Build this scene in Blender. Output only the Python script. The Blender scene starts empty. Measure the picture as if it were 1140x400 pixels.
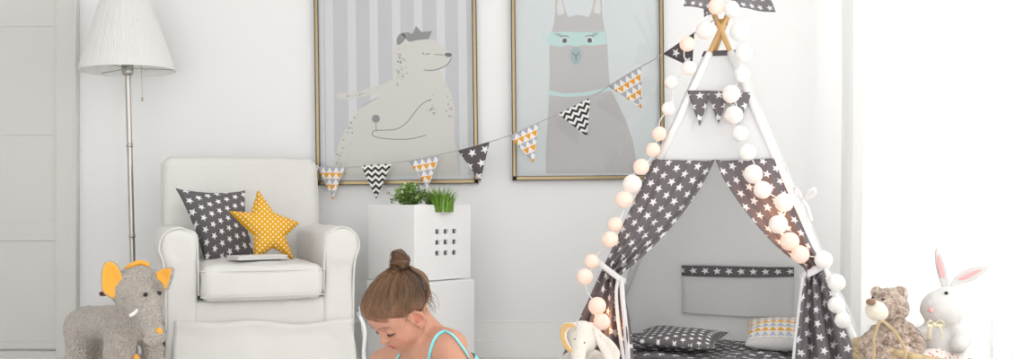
import bpy, math, random
import numpy as np
from mathutils import Vector, Matrix
from mathutils.geometry import tessellate_polygon
random.seed(4); RNG = np.random.default_rng(7)
PI = math.pi
SC = bpy.context.scene
COL = SC.collection

# ------------------------------------------------------------------ camera, world, daylight, exposure
F, HZ, CX, CAMZ = 1150.0, 228.0, 570.0, 0.68        # focal length and horizon in pixels of the 1140x400 frame
cam = bpy.data.cameras.new('camera'); camo = bpy.data.objects.new('camera', cam); COL.objects.link(camo)
camo.location = (0, 0, CAMZ); camo.rotation_euler = (PI/2, 0, 0)
cam.sensor_width = 36; cam.lens = 36*F/1140; cam.shift_y = (HZ-200)/1140; cam.shift_x = 0
cam.clip_start = 0.05
SC.camera = camo
SC.view_settings.view_transform = 'Standard'; SC.view_settings.look = 'None'
SC.view_settings.exposure = 0.27; SC.view_settings.gamma = 1; SC.view_settings.use_curve_mapping = False
SC.cycles.use_denoising = True
SC.cycles.max_bounces = 9; SC.cycles.diffuse_bounces = 6; SC.cycles.transparent_max_bounces = 12
w = bpy.data.worlds.new('world'); SC.world = w; w.use_nodes = True
w.node_tree.nodes['Background'].inputs[0].default_value = (1.0, 0.994, 0.986, 1)
w.node_tree.nodes['Background'].inputs[1].default_value = 2.0
def area_light(name, loc, rot, sx, sy, power, col=(1, 1, 1)):
    l = bpy.data.lights.new(name, 'AREA'); l.shape = 'RECTANGLE'; l.size = sx; l.size_y = sy
    l.energy = power; l.color = col
    o = bpy.data.objects.new(name, l); o.location = loc; o.rotation_euler = rot; COL.objects.link(o); return o
# daylight outside the window in the right-hand wall
area_light('window_daylight', (2.35, 2.1, 2.15), (0, math.radians(74), 0), 2.0, 3.8, 42, (1.0, 0.985, 0.96))

# ------------------------------------------------------------------ geometry helpers
def at(x, y, d): return np.array([(x-CX)/F*d, d, CAMZ-(y-HZ)/F*d])
def ray_plane(x, y, p0, n):
    r = np.array([(x-CX)/F, 1.0, -(y-HZ)/F]); c = np.array([0, 0, CAMZ])
    return c + r*(np.dot(np.asarray(p0)-c, n)/np.dot(r, n))
def nrm(v): v = np.asarray(v, float); return v/np.linalg.norm(v)
def rotm(axis, ang):
    return np.array(Matrix.Rotation(ang, 3, axis if isinstance(axis, str) else Vector(axis)))
def catmull(P, n, closed=False):
    P = [np.asarray(p, float) for p in P]; m = len(P); out = []
    segs = m if closed else m-1
    per = max(1, int(round(n/segs)))
    for i in range(segs):
        if closed: p0, p1, p2, p3 = P[(i-1) % m], P[i], P[(i+1) % m], P[(i+2) % m]
        else:
            p1, p2 = P[i], P[i+1]
            p0 = P[i-1] if i > 0 else 2*p1-p2
            p3 = P[i+2] if i+2 < m else 2*p2-p1
        for k in range(per):
            t = k/per
            out.append(.5*((2*p1)+(p2-p0)*t+(2*p0-5*p1+4*p2-p3)*t*t+(3*p1-p0-3*p2+p3)*t**3))
    if not closed: out.append(P[-1])
    return np.array(out)
def resample(P, n):
    P = np.asarray(P, float); s = np.r_[0, np.cumsum(np.linalg.norm(np.diff(P, axis=0), axis=1))]
    t = np.linspace(0, s[-1], n)
    return np.stack([np.interp(t, s, P[:, k]) for k in range(P.shape[1])], 1)
def vnoise(p, scale, seed=0):
    """smooth value noise in -1..1 at points p (n,3)"""
    q = np.asarray(p, float)/scale + 57.3*(seed+1); i = np.floor(q).astype(np.int64); f = q-i; f = f*f*(3-2*f)
    def h(a):
        v = (a[:, 0]*374761393 + a[:, 1]*668265263 + a[:, 2]*2147483647 + seed*974711) & 0xffffffff
        v = ((v ^ (v >> 13))*1274126177) & 0xffffffff
        v = (v ^ (v >> 16)) & 0xffff
        return v/32767.5-1
    r = 0
    for dx in (0, 1):
        for dy in (0, 1):
            for dz in (0, 1):
                wt = (f[:, 0] if dx else 1-f[:, 0])*(f[:, 1] if dy else 1-f[:, 1])*(f[:, 2] if dz else 1-f[:, 2])
                r = r + wt*h(i+np.array([dx, dy, dz]))
    return r

class M:
    """collects vertices and faces for ONE mesh object"""
    def __init__(s): s.v = []; s.f = []; s.m = []; s.uv = []; s.n = 0
    def add(s, V, Fc, mi=0, uv=None):
        V = np.asarray(V, float).reshape(-1, 3)
        s.v.append(V); s.uv.append(np.zeros((len(V), 2)) if uv is None else np.asarray(uv, float).reshape(-1, 2))
        for k, fc in enumerate(Fc):
            s.f.append([int(i)+s.n for i in fc]); s.m.append(mi if np.isscalar(mi) else int(mi[k]))
        s.n += len(V); return s
    def box(s, a, b, mi=0, R=None, o=(0, 0, 0)):
        a, b = np.minimum(a, b), np.maximum(a, b)
        V = np.array([[x, y, z] for x in (a[0], b[0]) for y in (a[1], b[1]) for z in (a[2], b[2])], float)
        if R is not None: V = V@np.asarray(R).T
        return s.add(V+np.asarray(o, float), [(0, 1, 3, 2), (4, 6, 7, 5), (0, 4, 5, 1), (2, 3, 7, 6), (0, 2, 6, 4), (1, 5, 7, 3)], mi)
    def tube(s, P, r, seg=10, mi=0, closed=False, cap=True, flat=None):
        P = np.asarray(P, float); n = len(P); r = np.broadcast_to(np.asarray(r, float), (n,))
        T = np.gradient(P, axis=0) if not closed else (np.roll(P, -1, 0)-np.roll(P, 1, 0))
        T /= np.linalg.norm(T, axis=1)[:, None]+1e-12
        up = np.array([0, 0, 1.0]) if abs(T[0, 2]) < .9 else np.array([1.0, 0, 0])
        V = []; U = []
        for i in range(n):
            b = np.cross(T[i], up); b /= np.linalg.norm(b)+1e-12; up = np.cross(b, T[i])
            for k in range(seg):
                a = 2*PI*k/seg
                V.append(P[i]+r[i]*(math.cos(a)*b+math.sin(a)*up*(flat or 1))); U.append((k/seg, i*.01))
        Fc = []
        for i in range(n if closed else n-1):
            j = (i+1) % n
            for k in range(seg):
                l = (k+1) % seg; Fc.append((i*seg+k, i*seg+l, j*seg+l, j*seg+k))
        if cap and not closed: Fc.append(tuple(range(seg))[::-1]); Fc.append(tuple((n-1)*seg+k for k in range(seg)))
        return s.add(V, Fc, mi, U)
    def lathe(s, prof, seg=32, o=(0, 0, 0), mi=0, R=None, mod=None):
        V = []; Fc = []; U = []; n = len(prof)
        for i, (r, z) in enumerate(prof):
            for k in range(seg):
                a = 2*PI*k/seg; rr = r*(mod(a, i) if mod else 1); V.append((rr*math.cos(a), rr*math.sin(a), z)); U.append((k/seg, z))
        for i in range(n-1):
            for k in range(seg):
                l = (k+1) % seg; Fc.append((i*seg+k, i*seg+l, (i+1)*seg+l, (i+1)*seg+k))
        V = np.array(V)
        if R is not None: V = V@np.asarray(R).T
        return s.add(V+np.asarray(o, float), Fc, mi, U)
    def grid(s, fn, nu, nv, mi=0, su=1, sv=1, u0=0, v0=0, matfn=None):
        V = []; U = []; Fc = []; mm = []
        for j in range(nv+1):
            for i in range(nu+1):
                u, v = i/nu, j/nv; V.append(fn(u, v)); U.append((u0+u*su, v0+v*sv))
        for j in range(nv):
            for i in range(nu):
                a = j*(nu+1)+i; Fc.append((a, a+1, a+nu+2, a+nu+1)); mm.append(matfn((i+.5)/nu, (j+.5)/nv) if matfn else mi)
        return s.add(V, Fc, mm, U)
    def poly(s, P3, mi=0, uv=None):
        tri = tessellate_polygon([[Vector(p) for p in P3]]); return s.add(P3, tri, mi, uv)

def obj(name, mb, mats, parent=None, base=None, smooth=True, bevel=0, solid=0, sub=0, col=None, seg=2):
    """links a builder (or (V, F) pair) as ONE mesh object; vertices are given in world space"""
    if isinstance(mb, tuple):
        t = M(); t.add(mb[0], mb[1], mb[2] if len(mb) > 2 else 0, mb[3] if len(mb) > 3 else None); mb = t
    V = np.concatenate(mb.v); UV = np.concatenate(mb.uv)
    root = parent
    while root is not None and root.parent is not None: root = root.parent
    org = np.array(root.location) if root is not None else np.array(base if base is not None else (V[:, 0].mean(), V[:, 1].mean(), V[:, 2].min()))
    me = bpy.data.meshes.new(name); me.from_pydata((V-org).tolist(), [], mb.f)
    for m_ in (mats if isinstance(mats, (list, tuple)) else [mats]): me.materials.append(m_)
    me.polygons.foreach_set('material_index', np.array(mb.m, np.int32))
    me.polygons.foreach_set('use_smooth', np.full(len(me.polygons), bool(smooth)))
    li = np.zeros(len(me.loops), np.int32); me.loops.foreach_get('vertex_index', li)
    ul = me.uv_layers.new(name='UVMap'); ul.data.foreach_set('uv', UV[li].astype(np.float32).ravel())
    if col is not None:
        ca = me.color_attributes.new('tint', 'FLOAT_COLOR', 'POINT')
        ca.data.foreach_set('color', np.c_[col, np.ones(len(col))].astype(np.float32).ravel())
    me.update()
    o = bpy.data.objects.new(name, me); COL.objects.link(o)
    if parent is not None: o.parent = parent
    else: o.location = org
    if bevel:
        b = o.modifiers.new('bevel', 'BEVEL'); b.width = bevel; b.segments = seg; b.limit_method = 'ANGLE'; b.angle_limit = math.radians(40)
        if hasattr(b, 'harden_normals'): b.harden_normals = False
    if solid:
        b = o.modifiers.new('thickness', 'SOLIDIFY'); b.thickness = solid; b.offset = 0
    if sub:
        b = o.modifiers.new('subdivision', 'SUBSURF'); b.levels = sub; b.render_levels = sub
    return o
def thing(name, label, cat, loc, group=None):
    o = bpy.data.objects.new(name, None); o.empty_display_size = .05; o.location = tuple(loc); COL.objects.link(o)
    return tag(o, label, cat, group)
def tag(o, label, cat, group=None, kind=None):
    o['label'] = label; o['category'] = cat
    if group: o['group'] = group
    if kind: o['kind'] = kind
    return o
def struct(name, mb, mats, label, cat, **k):
    o = obj(name, mb, mats, **k); tag(o, label, cat); o['kind'] = 'structure'; return o
def part(name, mb, mats, parent, label=None, **k):
    o = obj(name, mb, mats, parent, **k)
    if label: o['label'] = label
    return o

# ------------------------------------------------------------------ smooth solids: signed distance + surface nets
class S:
    def __init__(s, lo, hi, h):
        s.h = h; s.lo = np.asarray(lo, float)
        s.n = np.maximum(4, np.ceil((np.asarray(hi)-s.lo)/h).astype(int)+1)
        s.g = np.full(tuple(s.n), .05, np.float32)
    def _win(s, lo, hi):
        a = np.clip(np.floor((np.asarray(lo)-s.lo)/s.h).astype(int), 0, s.n); b = np.clip(np.ceil((np.asarray(hi)-s.lo)/s.h).astype(int)+1, 0, s.n)
        ax = [s.lo[k]+s.h*np.arange(a[k], b[k]) for k in range(3)]
        return tuple(slice(a[k], b[k]) for k in range(3)), ax[0][:, None, None], ax[1][None, :, None], ax[2][None, None, :]
    def _op(s, sl, d, k, sign):
        g = s.g[sl]; d = d.astype(np.float32)
        if sign < 0:
            d = -d
            if k > 0: h = np.clip(.5-.5*(d-g)/k, 0, 1); s.g[sl] = g*h+d*(1-h)+k*h*(1-h) if False else np.maximum(g, d)+np.maximum(k-np.abs(g-d), 0)**2/(4*k)
            else: s.g[sl] = np.maximum(g, d)
        else:
            s.g[sl] = np.minimum(g, d)-(np.maximum(k-np.abs(g-d), 0)**2/(4*k) if k > 0 else 0)
    def ell(s, c, r, R=None, k=.01, sign=1):
        c = np.asarray(c, float); r = np.broadcast_to(np.asarray(r, float), (3,)); e = r.max()+k+3*s.h
        sl, X, Y, Z = s._win(c-e, c+e)
        p = [X-c[0], Y-c[1], Z-c[2]]
        if R is not None: R = np.asarray(R); p = [R[0, i]*p[0]+R[1, i]*p[1]+R[2, i]*p[2] for i in range(3)]
        k0 = np.sqrt((p[0]/r[0])**2+(p[1]/r[1])**2+(p[2]/r[2])**2)
        k1 = np.sqrt((p[0]/r[0]**2)**2+(p[1]/r[1]**2)**2+(p[2]/r[2]**2)**2)+1e-9
        s._op(sl, k0*(k0-1)/k1, k, sign); return s
    def cone(s, a, b, ra, rb=None, k=.01, sign=1):
        rb = ra if rb is None else rb
        a = np.asarray(a, float); b = np.asarray(b, float); e = max(ra, rb)+k+3*s.h
        sl, X, Y, Z = s._win(np.minimum(a, b)-e, np.maximum(a, b)+e); ab = b-a
        t = np.clip(((X-a[0])*ab[0]+(Y-a[1])*ab[1]+(Z-a[2])*ab[2])/(ab@ab+1e-12), 0, 1)
        d = np.sqrt((X-a[0]-t*ab[0])**2+(Y-a[1]-t*ab[1])**2+(Z-a[2]-t*ab[2])**2)-(ra+(rb-ra)*t)
        s._op(sl, d, k, sign); return s
    def chain(s, P, r, k=.01):
        r = np.broadcast_to(np.asarray(r, float), (len(P),))
        for i in range(len(P)-1): s.cone(P[i], P[i+1], r[i], r[i+1], k)
        return s
    def box(s, c, half, R=None, rnd=.01, k=.01, sign=1):
        c = np.asarray(c, float); half = np.asarray(half, float); e = np.linalg.norm(half)+k+3*s.h
        ee = half+k+3*s.h if R is None else np.full(3, e)
        sl, X, Y, Z = s._win(c-ee, c+ee); p = [X-c[0], Y-c[1], Z-c[2]]
        if R is not None: R = np.asarray(R); p = [R[0, i]*p[0]+R[1, i]*p[1]+R[2, i]*p[2] for i in range(3)]
        q = [np.abs(p[i])-half[i]+rnd for i in range(3)]
        d = np.sqrt(np.maximum(q[0], 0)**2+np.maximum(q[1], 0)**2+np.maximum(q[2], 0)**2)+np.minimum(np.maximum(np.maximum(q[0], q[1]), q[2]), 0)-rnd
        s._op(sl, d, k, sign); return s
    def half(s, p0, n, k=.0):   # keep the side the normal points to
        sl, X, Y, Z = s._win(s.lo, s.lo+s.h*s.n); n = nrm(n)
        s._op(sl, (X-p0[0])*n[0]+(Y-p0[1])*n[1]+(Z-p0[2])*n[2]+np.zeros(tuple(s.n)), k, -1); return s
    def fn(s, f, k=0, sign=1):
        sl, X, Y, Z = s._win(s.lo, s.lo+s.h*s.n); s._op(sl, f(X, Y, Z)+np.zeros(tuple(s.n)), k, sign); return s
    def mesh(s, smooth=2):
        g = s.g; nx, ny, nz = g.shape; ins = g < 0
        cnt = np.zeros((nx-1, ny-1, nz-1), np.uint8); c0 = ins[:-1, :-1, :-1]; mix = np.zeros_like(c0)
        cs = {}
        for i in (0, 1):
            for j in (0, 1):
                for k in (0, 1):
                    v = ins[i:nx-1+i, j:ny-1+j, k:nz-1+k]; mix |= (v != c0)
        I = np.argwhere(mix); idx = np.full(mix.shape, -1, np.int64); idx[mix] = np.arange(len(I))
        acc = np.zeros((len(I), 3)); num = np.zeros(len(I))
        val = {(i, j, k): g[I[:, 0]+i, I[:, 1]+j, I[:, 2]+k].astype(float) for i in (0, 1) for j in (0, 1) for k in (0, 1)}
        for a in val:
            for ax in range(3):
                if a[ax] == 0:
                    b = list(a); b[ax] = 1; va, vb = val[a], val[tuple(b)]; m_ = (va < 0) != (vb < 0)
                    t = np.where(m_, va/np.where(m_, va-vb, 1), 0)
                    P = np.tile(np.array(a, float), (len(I), 1)); P[:, ax] += t
                    acc[m_] += P[m_]; num[m_] += 1
        V = (I+acc/num[:, None])*s.h+s.lo
        Fs = []
        for ax in range(3):
            o1, o2 = [(1, 2), (2, 0), (0, 1)][ax]
            A = ins; B = np.roll(ins, -1, ax); ch = A != B
            sl = [slice(None)]*3; sl[ax] = -1; ch[tuple(sl)] = False
            for o in (o1, o2):
                for e in (0, -1):
                    sl = [slice(None)]*3; sl[o] = e; ch[tuple(sl)] = False
            E = np.argwhere(ch); 
            if not len(E): continue
            d1 = np.zeros(3, int); d1[o1] = 1; d2 = np.zeros(3, int); d2[o2] = 1
            q = np.stack([idx[tuple((E-x).T)] for x in (0*d1, d1, d1+d2, d2)], 1)
            fl = A[tuple(E.T)]; q[~fl] = q[~fl][:, ::-1]; Fs.append(q)
        Fs = np.concatenate(Fs); Fs = Fs[(Fs >= 0).all(1)]
        for _ in range(smooth):
            sm = np.zeros_like(V); c = np.zeros(len(V))
            for i in range(4):
                for j in (1, 3):
                    np.add.at(sm, Fs[:, i], V[Fs[:, (i+j) % 4]]); np.add.at(c, Fs[:, i], 1)
            V = .5*V+.5*sm/np.maximum(c, 1)[:, None]
        return V, Fs
def vnormals(V, Fs):
    n = np.cross(V[Fs[:, 2]]-V[Fs[:, 0]], V[Fs[:, 3]]-V[Fs[:, 1]]); N = np.zeros_like(V)
    for i in range(4): np.add.at(N, Fs[:, i], n)
    return N/(np.linalg.norm(N, axis=1)[:, None]+1e-12)
def fuzz(V, Fs, amp, scale, seed=0):
    return V+vnormals(V, Fs)*(amp*vnoise(V, scale, seed))[:, None], Fs
def poly_dist(P, X, Y):
    """signed distance (negative inside) of 2-D points to a polygon"""
    d = np.full(X.shape, 1e9); ins = np.zeros(X.shape, bool); n = len(P)
    for i in range(n):
        a, b = P[i], P[(i+1) % n]; e = b-a
        t = np.clip(((X-a[0])*e[0]+(Y-a[1])*e[1])/(e@e+1e-15), 0, 1)
        d = np.minimum(d, (X-a[0]-t*e[0])**2+(Y-a[1]-t*e[1])**2)
        c = (a[1] > Y) != (b[1] > Y)
        ins ^= c & (X < (b[0]-a[0])*(Y-a[1])/((b[1]-a[1]) if b[1] != a[1] else 1e-12)+a[0])
    return np.where(ins, -1, 1)*np.sqrt(d)
def puff(P, T, edge, h=.004, bulge=None, smooth=2):
    """a stuffed shape with outline P (2-D, metres), half thickness T: local mesh V (u, v, w), faces"""
    P = np.asarray(P, float); lo = P.min(0)-3*h; hi = P.max(0)+3*h
    g = S((lo[0], lo[1], -T-3*h), (hi[0], hi[1], T+3*h), h)
    ax = [g.lo[k]+h*np.arange(g.n[k]) for k in range(3)]
    X, Y = np.meshgrid(ax[0], ax[1], indexing='ij'); D = -poly_dist(P, X, Y)
    q = np.clip(D/edge, 0, 1); hh = np.where(D > 0, T*np.sqrt(1-(1-q)**2), D)
    g.g = np.maximum((np.abs(ax[2])[None, None, :]-hh[:, :, None])*.6, -D[:, :, None]).astype(np.float32)
    return g.mesh(smooth)
def plane_frame(o, n, up=(0, 0, 1)):
    n = nrm(n); u = nrm(np.cross(up, n)); return np.asarray(o, float), u, np.cross(n, u), n
def to_plane(P, fr):     # world -> (u, v)
    o, u, v, n = fr; Q = np.asarray(P)-o; return np.stack([Q@u, Q@v], -1)
def from_plane(V, fr): o, u, v, n = fr; return o+V[:, :1]*u+V[:, 1:2]*v+V[:, 2:3]*n
def pillow(mb, c00, c10, c11, c01, T, n=22, pinch=.06, su=.4, sv=.4, mi=0, edge=.5, wr=.004, seed=3, u0=0, v0=0, turn=0.):
    """stuffed four-cornered cushion between four world corners; T = half thickness"""
    c00, c10, c11, c01 = [np.asarray(c, float) for c in (c00, c10, c11, c01)]
    N = nrm(np.cross(c10-c00, c01-c00)); V = []; U = []; ids = {}
    def P(a, b, sg):
        u, v = a*2-1, b*2-1
        pu = u*(1-pinch*(1-v*v)); pv = v*(1-pinch*(1-u*u)); s, t = (pu+1)/2, (pv+1)/2
        p = (c00*(1-s)+c10*s)*(1-t)+(c01*(1-s)+c11*s)*t
        h = T*(max(0, (1-u*u))**edge)*(max(0, (1-v*v))**edge)
        q = vnoise(p[None], .07, seed)[0]*wr*(1-max(abs(u), abs(v))**6)
        return p+N*(sg*h+q)
    for sg in (1, -1):
        for j in range(n+1):
            for i in range(n+1):
                e = i in (0, n) or j in (0, n)
                if sg < 0 and e: ids[(sg, i, j)] = ids[(1, i, j)]; continue
                ids[(sg, i, j)] = len(V); a = .5-.5*math.cos(PI*i/n); b = .5-.5*math.cos(PI*j/n)
                a, b = .5*a+.5*i/n, .5*b+.5*j/n
                V.append(P(a, b, sg)); U.append((u0+a*su, v0+b*sv))
    if turn: U = np.array(U)@np.array([[math.cos(turn), -math.sin(turn)], [math.sin(turn), math.cos(turn)]])
    Fc = []
    for sg in (1, -1):
        for j in range(n):
            for i in range(n):
                q = (ids[(sg, i, j)], ids[(sg, i+1, j)], ids[(sg, i+1, j+1)], ids[(sg, i, j+1)])
                Fc.append(q if sg > 0 else q[::-1])
    return mb.add(V, Fc, mi, U)

from mathutils.bvhtree import BVHTree
def tree(*vf):
    V = []; Fl = []; n = 0
    for v, f in vf: V += [Vector(p) for p in np.asarray(v).tolist()]; Fl += (np.asarray(f)+n).tolist(); n += len(v)
    return BVHTree.FromPolygons(V, Fl)
def stick(bv, x, y, out=0., d=3.2):
    """where the line of sight through a picture point meets a surface (to seat an eye on a head)"""
    r = Vector(((x-CX)/F, 1, -(y-HZ)/F)).normalized(); h = bv.ray_cast(Vector((0, 0, CAMZ)), r, 6)
    return (np.array(h[0])+np.array(h[1])*out) if h[0] is not None else at(x, y, d)
# ------------------------------------------------------------------ materials (all node based)
class NT:
    def __init__(s, name):
        s.mat = bpy.data.materials.new(name); s.mat.use_nodes = True; s.t = s.mat.node_tree
        s.b = s.t.nodes['Principled BSDF']; s.out = s.t.nodes['Material Output']
    def node(s, typ, **k):
        n = s.t.nodes.new(typ)
        for a, v in k.items(): setattr(n, a, v)
        return n
    def link(s, a, b): s.t.links.new(a, b)
    def put(s, sock, v):
        if isinstance(v, bpy.types.NodeSocket): s.link(v, sock)
        elif isinstance(v, (tuple, list)): sock.default_value = (*v, 1) if len(v) == 3 and sock.type == 'RGBA' else v
        else: sock.default_value = v
    def m(s, op, a, b=None, c=None, clamp=False):
        n = s.node('ShaderNodeMath', operation=op, use_clamp=clamp)
        for i, v in enumerate((a, b, c)):
            if v is not None: s.put(n.inputs[i], v)
        return n.outputs[0]
    def mix(s, f, a, b):
        n = s.node('ShaderNodeMix', data_type='RGBA'); s.put(n.inputs[0], f); s.put(n.inputs[6], a); s.put(n.inputs[7], b); return n.outputs[2]
    def uv(s):
        n = s.node('ShaderNodeUVMap', uv_map='UVMap'); x = s.node('ShaderNodeSeparateXYZ'); s.link(n.outputs[0], x.inputs[0]); return x.outputs[0], x.outputs[1]
    def noise(s, scale, detail=3, coord='Object'):
        tc = s.node('ShaderNodeTexCoord'); n = s.node('ShaderNodeTexNoise'); n.inputs['Scale'].default_value = scale; n.inputs['Detail'].default_value = detail
        s.link(tc.outputs[coord], n.inputs['Vector']); return n.outputs[0]
    def voro(s, scale, coord='Object'):
        tc = s.node('ShaderNodeTexCoord'); n = s.node('ShaderNodeTexVoronoi'); n.inputs['Scale'].default_value = scale
        s.link(tc.outputs[coord], n.inputs['Vector']); return n.outputs[0]
    def bump(s, h, strength, dist=.002):
        n = s.node('ShaderNodeBump'); n.inputs['Strength'].default_value = strength; n.inputs['Distance'].default_value = dist
        s.link(h, n.inputs['Height']); s.link(n.outputs[0], s.b.inputs['Normal']); return n.outputs[0]
    def set(s, **k):
        for a, v in k.items(): s.put(s.b.inputs[a.replace('_', ' ')], v)
        return s
    def translucent(s, col, f):
        tr = s.node('ShaderNodeBsdfTranslucent'); s.put(tr.inputs[0], col)
        mx = s.node('ShaderNodeMixShader'); mx.inputs[0].default_value = f
        s.link(s.b.outputs[0], mx.inputs[1]); s.link(tr.outputs[0], mx.inputs[2]); s.link(mx.outputs[0], s.out.inputs[0]); return s
def plain(name, col, rough=.6, bump=0, bscale=200, metal=0, sheen=0, vary=0, vscale=8, spec=.35):
    t = NT(name); c = col
    if vary:
        n = t.noise(vscale); c = t.mix(n, tuple(x*(1-vary) for x in col), tuple(min(1, x*(1+vary)) for x in col))
    t.set(Base_Color=c, Roughness=rough, Metallic=metal, Specular_IOR_Level=spec)
    if sheen: t.set(Sheen_Weight=sheen)
    if bump: t.bump(t.noise(bscale, 4), bump)
    return t.mat
def fabric(name, col, transl=0, bump=.25, bscale=500, sheen=.1):
    t = NT(name); t.set(Base_Color=col, Roughness=.9, Specular_IOR_Level=.15, Sheen_Weight=sheen)
    n = t.noise(bscale, 2); n2 = t.noise(14, 3)
    t.bump(t.m('ADD', n, t.m('MULTIPLY', n2, 3)), bump, .0015)
    if transl: t.translucent(col, transl)
    return t.mat
def star_fabric(name, base, star, cell=.05, R=.36, ri=.155, transl=0, turn=.5, glow=False):
    t = NT(name); u, v = t.uv()
    u = t.m('DIVIDE', u, cell); v = t.m('DIVIDE', v, cell*.9)
    row = t.m('FLOOR', v); u = t.m('ADD', u, t.m('MULTIPLY', t.m('MODULO', t.m('ABSOLUTE', row), 2), .5))
    cu = t.m('FLOOR', u); fu = t.m('SUBTRACT', t.m('SUBTRACT', u, cu), .5); fv = t.m('SUBTRACT', t.m('SUBTRACT', v, row), .5)
    r = t.m('SQRT', t.m('ADD', t.m('MULTIPLY', fu, fu), t.m('MULTIPLY', fv, fv)))
    cb = t.node('ShaderNodeCombineXYZ'); t.link(cu, cb.inputs[0]); t.link(row, cb.inputs[1])
    wn = t.node('ShaderNodeTexWhiteNoise', noise_dimensions='2D'); t.link(cb.outputs[0], wn.inputs['Vector'])
    th = t.m('ADD', t.m('ARCTAN2', fu, fv), t.m('ADD', t.m('MULTIPLY', wn.outputs[0], turn), 10*PI))
    a = t.m('PINGPONG', th, PI/5)
    x = t.m('MULTIPLY', r, t.m('COSINE', a)); y = t.m('MULTIPLY', r, t.m('SINE', a))
    dx, dy = ri*math.cos(PI/5)-R, ri*math.sin(PI/5); L = math.hypot(dx, dy)
    c = t.m('SUBTRACT', t.m('MULTIPLY', y, dx/L), t.m('MULTIPLY', t.m('SUBTRACT', x, R), dy/L))
    f = t.m('MULTIPLY_ADD', c, 40, .5, clamp=True)
    col = t.mix(f, base, star)
    t.set(Base_Color=col, Roughness=.9, Specular_IOR_Level=.15); n = t.noise(500, 2); n2 = t.noise(14, 3)
    t.bump(t.m('ADD', n, t.m('MULTIPLY', n2, 3)), .25, .0015)
    if transl: t.translucent(col, transl)
    return t.mat
def tri_fabric(name, cols, white, cw=.03, ch=.028, transl=0, flip=False):
    """rows of small triangles, colours taking turns by row"""
    t = NT(name); u, v = t.uv(); u = t.m('DIVIDE', t.m('ADD', u, 40*cw), cw); v = t.m('DIVIDE', t.m('ADD', v, 40*ch), ch)
    row = t.m('FLOOR', v); fv = t.m('SUBTRACT', v, row); fu = t.m('FRACT', u)
    if flip: fv = t.m('SUBTRACT', 1, fv)
    edge = t.m('SUBTRACT', t.m('SUBTRACT', 1, fv), t.m('ABSOLUTE', t.m('MULTIPLY_ADD', fu, 2, -1)))
    f = t.m('MULTIPLY_ADD', edge, 12, .5, clamp=True)
    f = t.m('MULTIPLY', f, t.m('LESS_THAN', fv, .93))
    cc = t.mix(t.m('MODULO', row, 2), cols[0], cols[1]); col = t.mix(f, white, cc)
    t.set(Base_Color=col, Roughness=.9, Specular_IOR_Level=.15); t.bump(t.noise(500, 2), .2, .001)
    if transl: t.translucent(col, transl)
    return t.mat
def chevron_fabric(name, dark, white, cw=.032, ch=.026):
    t = NT(name); u, v = t.uv(); z = t.m('MULTIPLY', t.m('PINGPONG', t.m('ADD', t.m('DIVIDE', u, cw), 20), .5), cw/ch*.9)
    w_ = t.m('FRACT', t.m('ADD', t.m('ADD', t.m('DIVIDE', v, ch), z), 20))
    f = t.m('MULTIPLY_ADD', t.m('SUBTRACT', t.m('ABSOLUTE', t.m('SUBTRACT', w_, .5)), .25), 20, .5, clamp=True)
    t.set(Base_Color=t.mix(f, dark, white), Roughness=.9, Specular_IOR_Level=.15); return t.mat
def dot_fabric(name, base, dot, cell=.014):
    t = NT(name); u, v = t.uv(); k = .7071/cell
    a = t.m('FRACT', t.m('MULTIPLY_ADD', t.m('ADD', u, v), k, 50)); b = t.m('FRACT', t.m('MULTIPLY_ADD', t.m('SUBTRACT', u, v), k, 50))
    d = t.m('MAXIMUM', t.m('ABSOLUTE', t.m('SUBTRACT', a, .5)), t.m('ABSOLUTE', t.m('SUBTRACT', b, .5)))
    f = t.m('MULTIPLY_ADD', t.m('SUBTRACT', .22, d), 20, .5, clamp=True)
    t.set(Base_Color=t.mix(f, base, dot), Roughness=.9, Specular_IOR_Level=.15); t.bump(t.noise(500, 2), .2, .001); return t.mat
def plush(name, col, scale=260, strength=.7, vary=.12, vscale=60, dist=.004, tint=False, sheen=.4):
    t = NT(name); n = t.noise(vscale, 4)
    t.set(Base_Color=t.mix(n, tuple(x*(1-vary) for x in col), tuple(min(1, x*(1+vary)) for x in col)), Roughness=.95, Specular_IOR_Level=.1, Sheen_Weight=sheen)
    t.bump(t.m('ADD', t.voro(scale), t.noise(scale*1.7, 3)), strength, dist); return t.mat
def boucle(name, dark, light, scale, strength, dist, patch=0):
    """looped curly pile: knots varied in tone, with crevice shade painted into the colour"""
    t = NT(name); v = t.voro(scale); n = t.noise(scale*.8, 2); f = t.m('ADD', t.m('MULTIPLY', v, .9), t.m('MULTIPLY_ADD', n, 1.2, -.55), clamp=True)
    if patch: f = t.m('ADD', t.m('MULTIPLY', f, .55), t.m('MULTIPLY_ADD', t.noise(patch, 3), 2.2, -.75), clamp=True)
    t.set(Base_Color=t.mix(f, light, dark), Roughness=.95, Specular_IOR_Level=.1, Sheen_Weight=.3)  # base colour darkens towards the gaps, painted shade between the loops
    t.bump(t.m('SUBTRACT', 1, t.m('ADD', v, t.m('MULTIPLY', n, .6))), strength, dist); return t.mat
def tinted(name, rough=.5, bump=.05, sss=.0, bscale=300, spec=.3):
    t = NT(name); a = t.node('ShaderNodeAttribute', attribute_name='tint')
    t.set(Base_Color=a.outputs['Color'], Roughness=rough, Specular_IOR_Level=spec)
    if sss: t.set(Subsurface_Weight=sss, Subsurface_Radius=(.012, .005, .003), Subsurface_Scale=1.0)
    t.bump(t.noise(bscale, 3), bump, .001); return t.mat

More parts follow.
